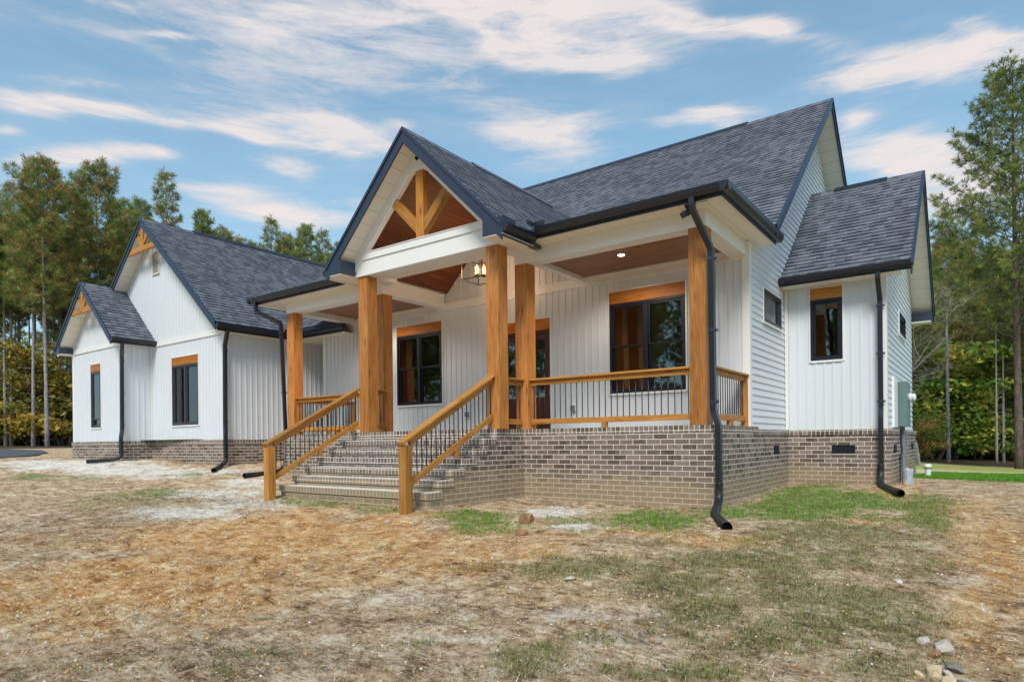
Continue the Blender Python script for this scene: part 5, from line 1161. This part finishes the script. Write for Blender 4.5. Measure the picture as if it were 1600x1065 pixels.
def pine_arrays(seed, H0=20., base=.5, width=2.6, limbs=46, per=9, tl=.30, tw=.022, nb=8, pal=GREENP, shape='cone', dead=8, trunk_r=.125):
    rs = np.random.RandomState(seed); rn = random.Random(seed); tk = MB()
    bend = [(rn.uniform(-.12, .12), rn.uniform(-.12, .12)) for _ in range(2)]
    cx = lambda t: (bend[0][0] * sin(2.2 * t) * 2 + bend[1][0] * sin(5 * t), bend[0][1] * sin(2.5 * t) * 2 + bend[1][1] * sin(4 * t))
    pts = [(*cx(t), H0 * t - (.4 if t == 0 else 0)) for t in np.linspace(0, .985, 13)]
    tk.tube(pts, [trunk_r * (1.25 if i == 0 else 1) * (1 - .9 * (i / 12) ** 1.15) + .012 for i in range(13)], 9)
    TP, TD = [], []
    for i in range(limbs):
        u = (i + rn.random()) / limbs; t = base + (1 - base) * u ** .9 * .985; z = H0 * t; X, Y = cx(t); an = i * 2.4 + rn.uniform(-.5, .5)
        env = {'cone': (1 - u) ** .7 * .9 + .14, 'round': math.sqrt(max(.05, 1 - (1.9 * u - .75) ** 2 * .9)) * .85 + .1, 'spire': (1 - u) ** .9 * .8 + .12}[shape]
        L = width * env * rn.uniform(.6, 1.15); rise = rn.uniform(.05, .5) + .7 * u; p0 = Vector((X, Y, z)); d = Vector((cos(an), sin(an), rise)).normalized()
        q = [p0 + d * L * s + Vector((0, 0, L * .22 * s * s)) for s in (0, .35, .7, 1)]
        tk.tube(q, [.022 * L / width + .008, .015 * L / width + .007, .009, .004], 5, cap=False, mi=1)
        m_ = max(2, int(per * L / width + 1))
        for j in range(m_):
            s = .2 + .8 * (j + rn.random()) / m_; a = q[0].lerp(q[3], s) + Vector((0, 0, L * .22 * (s * s - s))); sd_ = Vector((-sin(an), cos(an), 0)) * (1 if j % 2 else -1); l2 = L * .42 * (1.15 - s) + .25
            dd = (d * .7 + sd_ * rn.uniform(.3, 1) + Vector((0, 0, rn.uniform(.0, .6)))).normalized(); e = a + dd * l2
            tk.tube([a, e], [.008, .003], 4, cap=False, mi=1)
            for w_ in (.45, .75, 1.0): TP.append(a.lerp(e, w_) + Vector((rn.gauss(0, .07), rn.gauss(0, .07), rn.gauss(0, .06)))); TD.append(dd + Vector((0, 0, .5)))
        TP.append(q[3]); TD.append(d)
    for _ in range(6): TP.append(Vector((*cx(1), H0 * rn.uniform(.95, 1.0)))); TD.append(Vector((0, 0, 1)))
    for i in range(dead):
        t = rn.uniform(.18, base); X, Y = cx(t); an = rn.uniform(0, 6.28); L = rn.uniform(.5, 1.8); p0 = Vector((X, Y, H0 * t)); e = p0 + Vector((cos(an), sin(an), rn.uniform(-.25, .3))) * L
        tk.tube([p0, p0.lerp(e, .5) + Vector((0, 0, .06)), e], [.02, .013, .004], 4, cap=False)
    V, F, c = tufts(np.array([tuple(p) for p in TP]), np.array([tuple(p) for p in TD]), tl, tw, nb, pal, rs)
    return tk, V, F, c
PROTO = {}
def make_pine(key, bark=None, **kw):
    tk, V, F, c = pine_arrays(**kw); e = empty('pine_tree', (0, 0, -200)); tr_ = tk.build('trunk', [bark or M_bark, M_bark2], e, smooth=True)
    cr = raw_mesh('crown', V, F, c, M_needle); cr.parent = e; PROTO[key] = (e, tr_, cr, kw.get('H0', 20.)); 
make_pine('dense', seed=1, H0=20, base=.44, width=2.7, limbs=74, per=12, tl=.40, tw=.013, nb=17, pal=BROWNP, shape='round')
make_pine('cone', seed=2, H0=20, base=.50, width=2.3, limbs=64, per=11, tl=.40, tw=.013, nb=17, pal=GREENP, shape='cone')
make_pine('sparse', seed=3, H0=20, base=.58, width=2.2, limbs=42, per=9, tl=.38, tw=.013, nb=16, pal=BROWNP, shape='spire', dead=16)
make_pine('slim', seed=4, H0=20, base=.60, width=1.9, limbs=40, per=9, tl=.38, tw=.013, nb=16, pal=GREENP, shape='round', dead=18, trunk_r=.10)
make_pine('big', bark=M_bark2, seed=6, H0=20, base=.32, width=4.8, limbs=120, per=20, tl=.28, tw=.009, nb=22, pal=GREENP + [(.085, .115, .04)], shape='cone', dead=3, trunk_r=.18)
used = set()
def place_tree(key, loc, h, rz, label, group=None, name='pine_tree', lean=(0, 0), wscale=None):
    e, a, b, H0 = PROTO[key]; s = h / H0; sw = wscale or s
    if key not in used: used.add(key); r = e
    else:
        r = e.copy(); C.objects.link(r)
        for ch in (a, b):
            k_ = ch.copy(); C.objects.link(k_); k_.parent = r
    r.name = name; r.location = (loc[0], loc[1], H_(*loc[:2]) - .1); r.scale = (sw, sw, s); r.rotation_euler = (lean[0], lean[1], rz); tag(r, label, 'tree', group); return r
def dirpx(px, depth):
    """point on the plot seen at compass bearing of a photo column, at a distance in metres along the view axis"""
    k = (px - 800) / 1003.7; d = fwd + rt * k; return (d.x * depth, d.y * depth)
rn = random.Random(11)
def top_h(px, ytop, depth):
    x, y = dirpx(px, depth); hz_ = 689.74 + (px - 800) * -0.0103; return (hz_ - ytop) / 1003.7 * depth + 1.04 - H_(x, y)
left = [(-20, 300, 50, 'cone'), (18, 288, 52, 'sparse'), (52, 300, 49, 'cone'), (74, 255, 47, 'dense'), (108, 300, 54, 'slim'), (140, 330, 58, 'cone'), (160, 260, 51, 'dense'), (196, 318, 57, 'slim'), (232, 318, 60, 'cone'), (262, 270, 54, 'sparse'),
        (300, 375, 64, 'slim'), (318, 330, 60, 'cone'), (350, 362, 66, 'dense'), (378, 372, 68, 'sparse'), (402, 384, 74, 'cone'), (428, 342, 64, 'sparse'), (452, 372, 72, 'dense'), (476, 356, 66, 'cone'), (506, 362, 68, 'sparse'), (535, 385, 72, 'slim'), (570, 380, 74, 'dense')]
LL = {0: 'tall pine at the left edge of the wood behind the yard', 1: 'slender pine with a thin crown near the left edge of the picture', 2: 'pine with a pale slim trunk, left of the tallest pine on the left', 3: 'tallest dense pine on the left, with a thick grey trunk', 4: 'slim pine close right of the tallest left pine', 5: 'lower pine between the two broad tall pines on the left',
      6: 'broad brownish-green pine behind the small left gable', 7: 'slim pine right of the broad brownish pine', 8: 'pine just left of the garage roof peak', 9: 'open-crowned spiky pine behind the garage roof peak', 11: 'rounded pine rising above the garage ridge near its peak', 15: 'spiky pine above the middle of the garage ridge', 17: 'pine above the garage ridge left of the portico', 18: 'last pine above the garage ridge beside the portico roof'}
for i, (px, yt, dp, key) in enumerate(left):
    h = top_h(px, yt, dp); place_tree(key, dirpx(px, dp), h, rn.uniform(0, 6.28), LL.get(i, 'pine in the row of tree tops behind the garage roof'), 'pines behind the garage')
for i in range(46):
    px = rn.uniform(-120, 640); dp = rn.uniform(54, 84); h = min(top_h(px, 345 + rn.uniform(0, 60) + (60 if px > 200 else 0) * 0 + max(0, px - 200) * .12, dp), 24); key = rn.choice(['cone', 'sparse', 'slim', 'slim', 'slim'])
    place_tree(key, dirpx(px, dp), h, rn.uniform(0, 6.28), 'slender pine standing deeper in the wood behind the garage', 'pines deep in the left wood', wscale=h / 20 * .9)
for i in range(20):
    px = -70 + i * 9.5 + rn.uniform(-4, 4); dp = rn.uniform(50, 60)
    place_tree(rn.choice(['slim', 'slim', 'sparse']), dirpx(px, dp), top_h(px, 320 + rn.uniform(0, 55), dp), rn.uniform(0, 6.28), 'slender bare-trunked pine in the front rows of the left wood', 'slim pines in the front rows of the left wood')
right = [(1592, 108, 31, 'big', 'huge near pine with a thick trunk at the right edge'), (1482, 330, 40, 'sparse', 'pine with a straight grey trunk in the middle of the right-hand wood'), (1557, 395, 41, 'slim', 'slim pine left of the huge right-edge pine'), (1568, 430, 42, 'sparse', 'slim pine touching the trunk view of the huge right-edge pine'),
         (1440, 455, 46, 'dense', 'dense pine just beyond the right corner of the house'), (1520, 420, 48, 'dense', 'bushy pine behind the clearing, between the two trunks on the right'), (1630, 250, 38, 'cone', 'tall pine outside the right edge'), (1462, 400, 52, 'cone', 'pine behind the right corner with its top above the branches')]
for (px, yt, dp, key, lb) in right: place_tree(key, dirpx(px, dp), top_h(px, yt, dp), 1.3 if key == 'big' else rn.uniform(0, 6.28), lb, 'pines behind the lawn')
for i in range(32):
    px = rn.uniform(1380, 1760); dp = rn.uniform(42, 75); h = top_h(px, (345 if px > 1480 else 400) + rn.uniform(0, 120), dp); place_tree(rn.choice(['cone', 'dense', 'slim', 'dense']), dirpx(px, dp), max(9, h), rn.uniform(0, 6.28), 'pine standing deeper in the wood behind the lawn', 'pines deep in the right wood')
for i in range(44):      # the wood across the plot that the window panes mirror
    x = -70 + (i % 22) * 5.2 + rn.uniform(-2, 2); y = -30 + rn.uniform(-6, 3) - abs(x + 10) * .05 - 9 * (i // 22); place_tree(rn.choice(['cone', 'dense', 'sparse']), (x, y), rn.uniform(14, 19), rn.uniform(0, 6.28), 'pine of the wood across the plot mirrored in the windows', 'pines across the plot')

# broad-leaved undergrowth
def leaf_cloud(seed, R, Hh, n, pal, leaf=.10, stems=7, lo=0.0):
    rs = np.random.RandomState(seed); rn2 = random.Random(seed); tk = MB(); ce = []
    for i in range(stems):
        a = rn2.uniform(0, 6.28); q = [Vector((0, 0, -.2))]; d = Vector((cos(a) * .45, sin(a) * .45, 1)).normalized()
        for k in range(4): q.append(q[-1] + d * Hh * .22); d = (d + Vector((rn2.gauss(0, .3), rn2.gauss(0, .3), .1))).normalized(); ce += [q[-1]] if k > 0 or lo == 0 else []
        tk.tube(q, [.05, .035, .025, .015, .006], 5, cap=False)
        for k in range(5):
            a2 = rn2.uniform(0, 6.28); b0 = q[rn2.randint(1, 4)]; e = b0 + Vector((cos(a2), sin(a2), rn2.uniform(-.1, .5))) * R * rn2.uniform(.35, .8); tk.tube([b0, e], [.014, .004], 4, cap=False); ce += [e, b0.lerp(e, .6)]
    ce = np.array([tuple(c) for c in ce]); m_ = len(ce); tone = rs.rand(m_)
    k = rs.randint(0, m_, n); P = ce[k] + rs.normal(size=(n, 3)) * np.array([R * .11, R * .11, Hh * .03]); P[:, 2] = np.maximum(P[:, 2], .03)
    u = rs.normal(size=(n, 3)); u[:, 2] *= .5; u /= np.linalg.norm(u, axis=1, keepdims=True); w_ = np.cross(u, rs.normal(size=(n, 3))); w_ /= np.linalg.norm(w_, axis=1, keepdims=True); s = leaf * (.5 + rs.rand(n, 1))
    V = np.stack([P - u * s, P + w_ * s * .55, P + u * s, P - w_ * s * .55], 1).reshape(-1, 3); F = np.arange(4 * n).reshape(-1, 4)
    pal = np.array(pal); ci = np.clip((tone[k] * len(pal)).astype(int) + rs.randint(-1, 2, n), 0, len(pal) - 1); c = pal[ci] * (.6 + .8 * rs.rand(n, 1)); return tk, V, F, np.repeat(c, 4, 0)
def make_shrub(key, **kw):
    tk, V, F, c = leaf_cloud(**kw); e = empty('shrub', (0, 0, -200)); a = tk.build('stem', M_bark2, e, smooth=True); b = raw_mesh('foliage', V, F, c, M_leaf); b.parent = e; PROTO[key] = (e, a, b, kw['Hh'])
GRN = [(.12, .22, .035), (.18, .30, .05), (.25, .36, .07), (.33, .42, .08), (.42, .46, .09), (.60, .54, .07)]
YEL = [(.20, .21, .05), (.28, .25, .05), (.40, .31, .05), (.56, .42, .05), (.34, .22, .06)]
MIX = [(.16, .25, .05), (.25, .32, .06), (.30, .31, .06), (.48, .38, .07), (.60, .42, .09), (.62, .30, .12)]
BRN = [(.17, .18, .06), (.24, .24, .09), (.30, .28, .10), (.38, .29, .11), (.26, .19, .10)]
make_shrub('green', seed=1, R=2.4, Hh=4.0, n=5200, pal=GRN, leaf=.085, stems=8); make_shrub('yellow', seed=2, R=2.0, Hh=4.0, n=4200, pal=YEL, leaf=.085, stems=7)
make_shrub('mixed', seed=3, R=2.5, Hh=4.0, n=5200, pal=MIX, leaf=.085, stems=8); make_shrub('brown', seed=4, R=2.2, Hh=4.0, n=4200, pal=BRN, leaf=.09, stems=8)
def place_shrub(key, px, dp, h, lb, grp, ws=1.0): return place_tree(key, dirpx(px, dp), h, rn.uniform(0, 6.28), lb, grp, 'shrub', wscale=h / 4 * ws)
for (px, dp, h, key, lb) in [(1445, 41, 3.3, 'mixed', 'green and orange shrub at the wood edge next to the house corner'), (1462, 44, 8.5, 'green', 'tall green shrub behind the white pipe'), (1490, 45, 6.5, 'green', 'green shrub around the straight grey trunk'), (1525, 47, 9, 'green', 'largest green broad-leaved shrub in the middle of the right wood'),
                             (1548, 49, 3.0, 'mixed', 'mixed yellow-green shrub left of the two thin trunks'), (1585, 46, 3.4, 'yellow', 'yellow autumn shrub beside the huge right pine'), (1612, 47, 4.2, 'green', 'green shrub at the right edge of the picture'), (1432, 47, 8.5, 'mixed', 'tall autumn shrub showing just past the corner of the house'),
                             (100, 52, 9.5, 'yellow', 'yellow shrub against the left side of the house'), (80, 53, 8.5, 'yellow', 'lower yellow shrub behind the thick left trunk'), (58, 55, 7.5, 'brown', 'brown-green brush between the two grey left trunks'), (30, 54, 7.5, 'brown', 'brown brush near the left edge'), (5, 53, 5.5, 'mixed', 'mixed brush at the left edge of the picture'), (-30, 53, 6.5, 'green', 'green brush outside the left edge')]:
    place_shrub(key, px, dp, h, lb, 'shrubs along the wood edge')
for i in range(44):
    sd_ = i % 2; px = rn.uniform(1390, 1700) if sd_ else rn.uniform(-100, 160); dp = rn.uniform(47, 66) + (0 if sd_ else 6)
    place_shrub(rn.choice(['green', 'green', 'mixed', 'yellow'] if sd_ else ['brown', 'brown', 'brown', 'mixed']), px, dp, rn.uniform(4, 10) if sd_ else rn.uniform(3, 7.5), 'brush growing under the pines behind the lawn' if sd_ else 'brush growing under the pines left of the house', 'brush under the right pines' if sd_ else 'brush under the left pines', 1.2)
# bare grey tree reaching over from behind the house corner
def bare(seed, loc, h):
    rn2 = random.Random(seed); mb = MB(); br_ = MB()
    def grow(p, d, L, r, lv, M_):
        q = [p]; dd = d
        for k in range(4): dd = (dd + Vector((rn2.gauss(0, .16), rn2.gauss(0, .16), rn2.gauss(.02, .1)))).normalized(); q.append(q[-1] + dd * L / 4)
        M_.tube(q, [r, r * .85, r * .7, r * .55, r * .4], 6 if lv < 2 else 4, cap=False)
        if lv < 4:
            for k in range(5 if lv else 9):
                b0 = q[rn2.randint(1, 4)]; a = rn2.uniform(0, 6.28); nd = (dd * .55 + Vector((cos(a), sin(a), rn2.uniform(-.15, .7)))).normalized(); grow(b0, nd, L * rn2.uniform(.45, .7), r * .45, lv + 1, br_)
    grow(Vector((0, 0, -.3)), Vector((.1, 0, 1)), h * .55, .10, 0, mb)
    e = empty('bare_tree', (loc[0], loc[1], H_(*loc)), label='leafless grey tree with tangled branches right of the house corner', cat='tree'); mb.build('trunk', M_bare, e, smooth=True); br_.build('branches', M_bare, e, smooth=True)
bare(5, dirpx(1436, 30), 9.5)

# the wood behind, seen only as one mass
rs = np.random.RandomState(3); Vs, Fs, Cs, off = [], [], [], 0; tkf = MB()
low = [pine_arrays(seed=20 + i, H0=20, base=.35, width=3.0, limbs=22, per=4, tl=.75, tw=.07, nb=6, pal=GREENP, shape='round', dead=0)[1:] for i in range(2)]
lc = [leaf_cloud(seed=30 + i, R=3.5, Hh=6, n=700, pal=(BRN if i else MIX), leaf=.24, stems=5)[1:] for i in range(2)]
for i in range(280):
    side = i % 5; px = rs.uniform(1330, 1850) if side < 2 else rs.uniform(-250, 760); dp = rs.uniform(78, 125) if side >= 2 else rs.uniform(68, 115); x, y = dirpx(px, dp); g = H_(x, y)
    if rs.rand() < .62:
        V, F, c = low[rs.randint(2)]; s = rs.uniform(.75, 1.0) if side >= 2 else rs.uniform(.6, .85)
        tkf.tube([(x, y, g - .3), (x, y, g + 19 * s)], [.17, .03], 5, cap=False)
    else: V, F, c = lc[rs.randint(2)]; s = rs.uniform(.8, 1.3)
    a = rs.uniform(0, 6.28); ca_, sa = cos(a), sin(a); W_ = np.stack([V[:, 0] * ca_ - V[:, 1] * sa, V[:, 0] * sa + V[:, 1] * ca_, V[:, 2]], 1) * s + np.array([x, y, g]); Vs.append(W_); Fs.append(F + off); Cs.append(c); off += len(V)
for i in range(200):
    x, y = rs.uniform(-110, 60), rs.uniform(-70, -42); g = H_(x, y); V, F, c = (low + lc)[rs.randint(4)]; s = rs.uniform(.7, 1.1); W_ = V * s + np.array([x, y, g]); Vs.append(W_); Fs.append(F + off); Cs.append(c); off += len(V)
fw_ = raw_mesh('distant_wood', np.concatenate(Vs), np.concatenate(Fs), np.concatenate(Cs), M_needle, kind='stuff')
tkf.build('distant_trunks', M_bark2, kind='stuff', smooth=True)
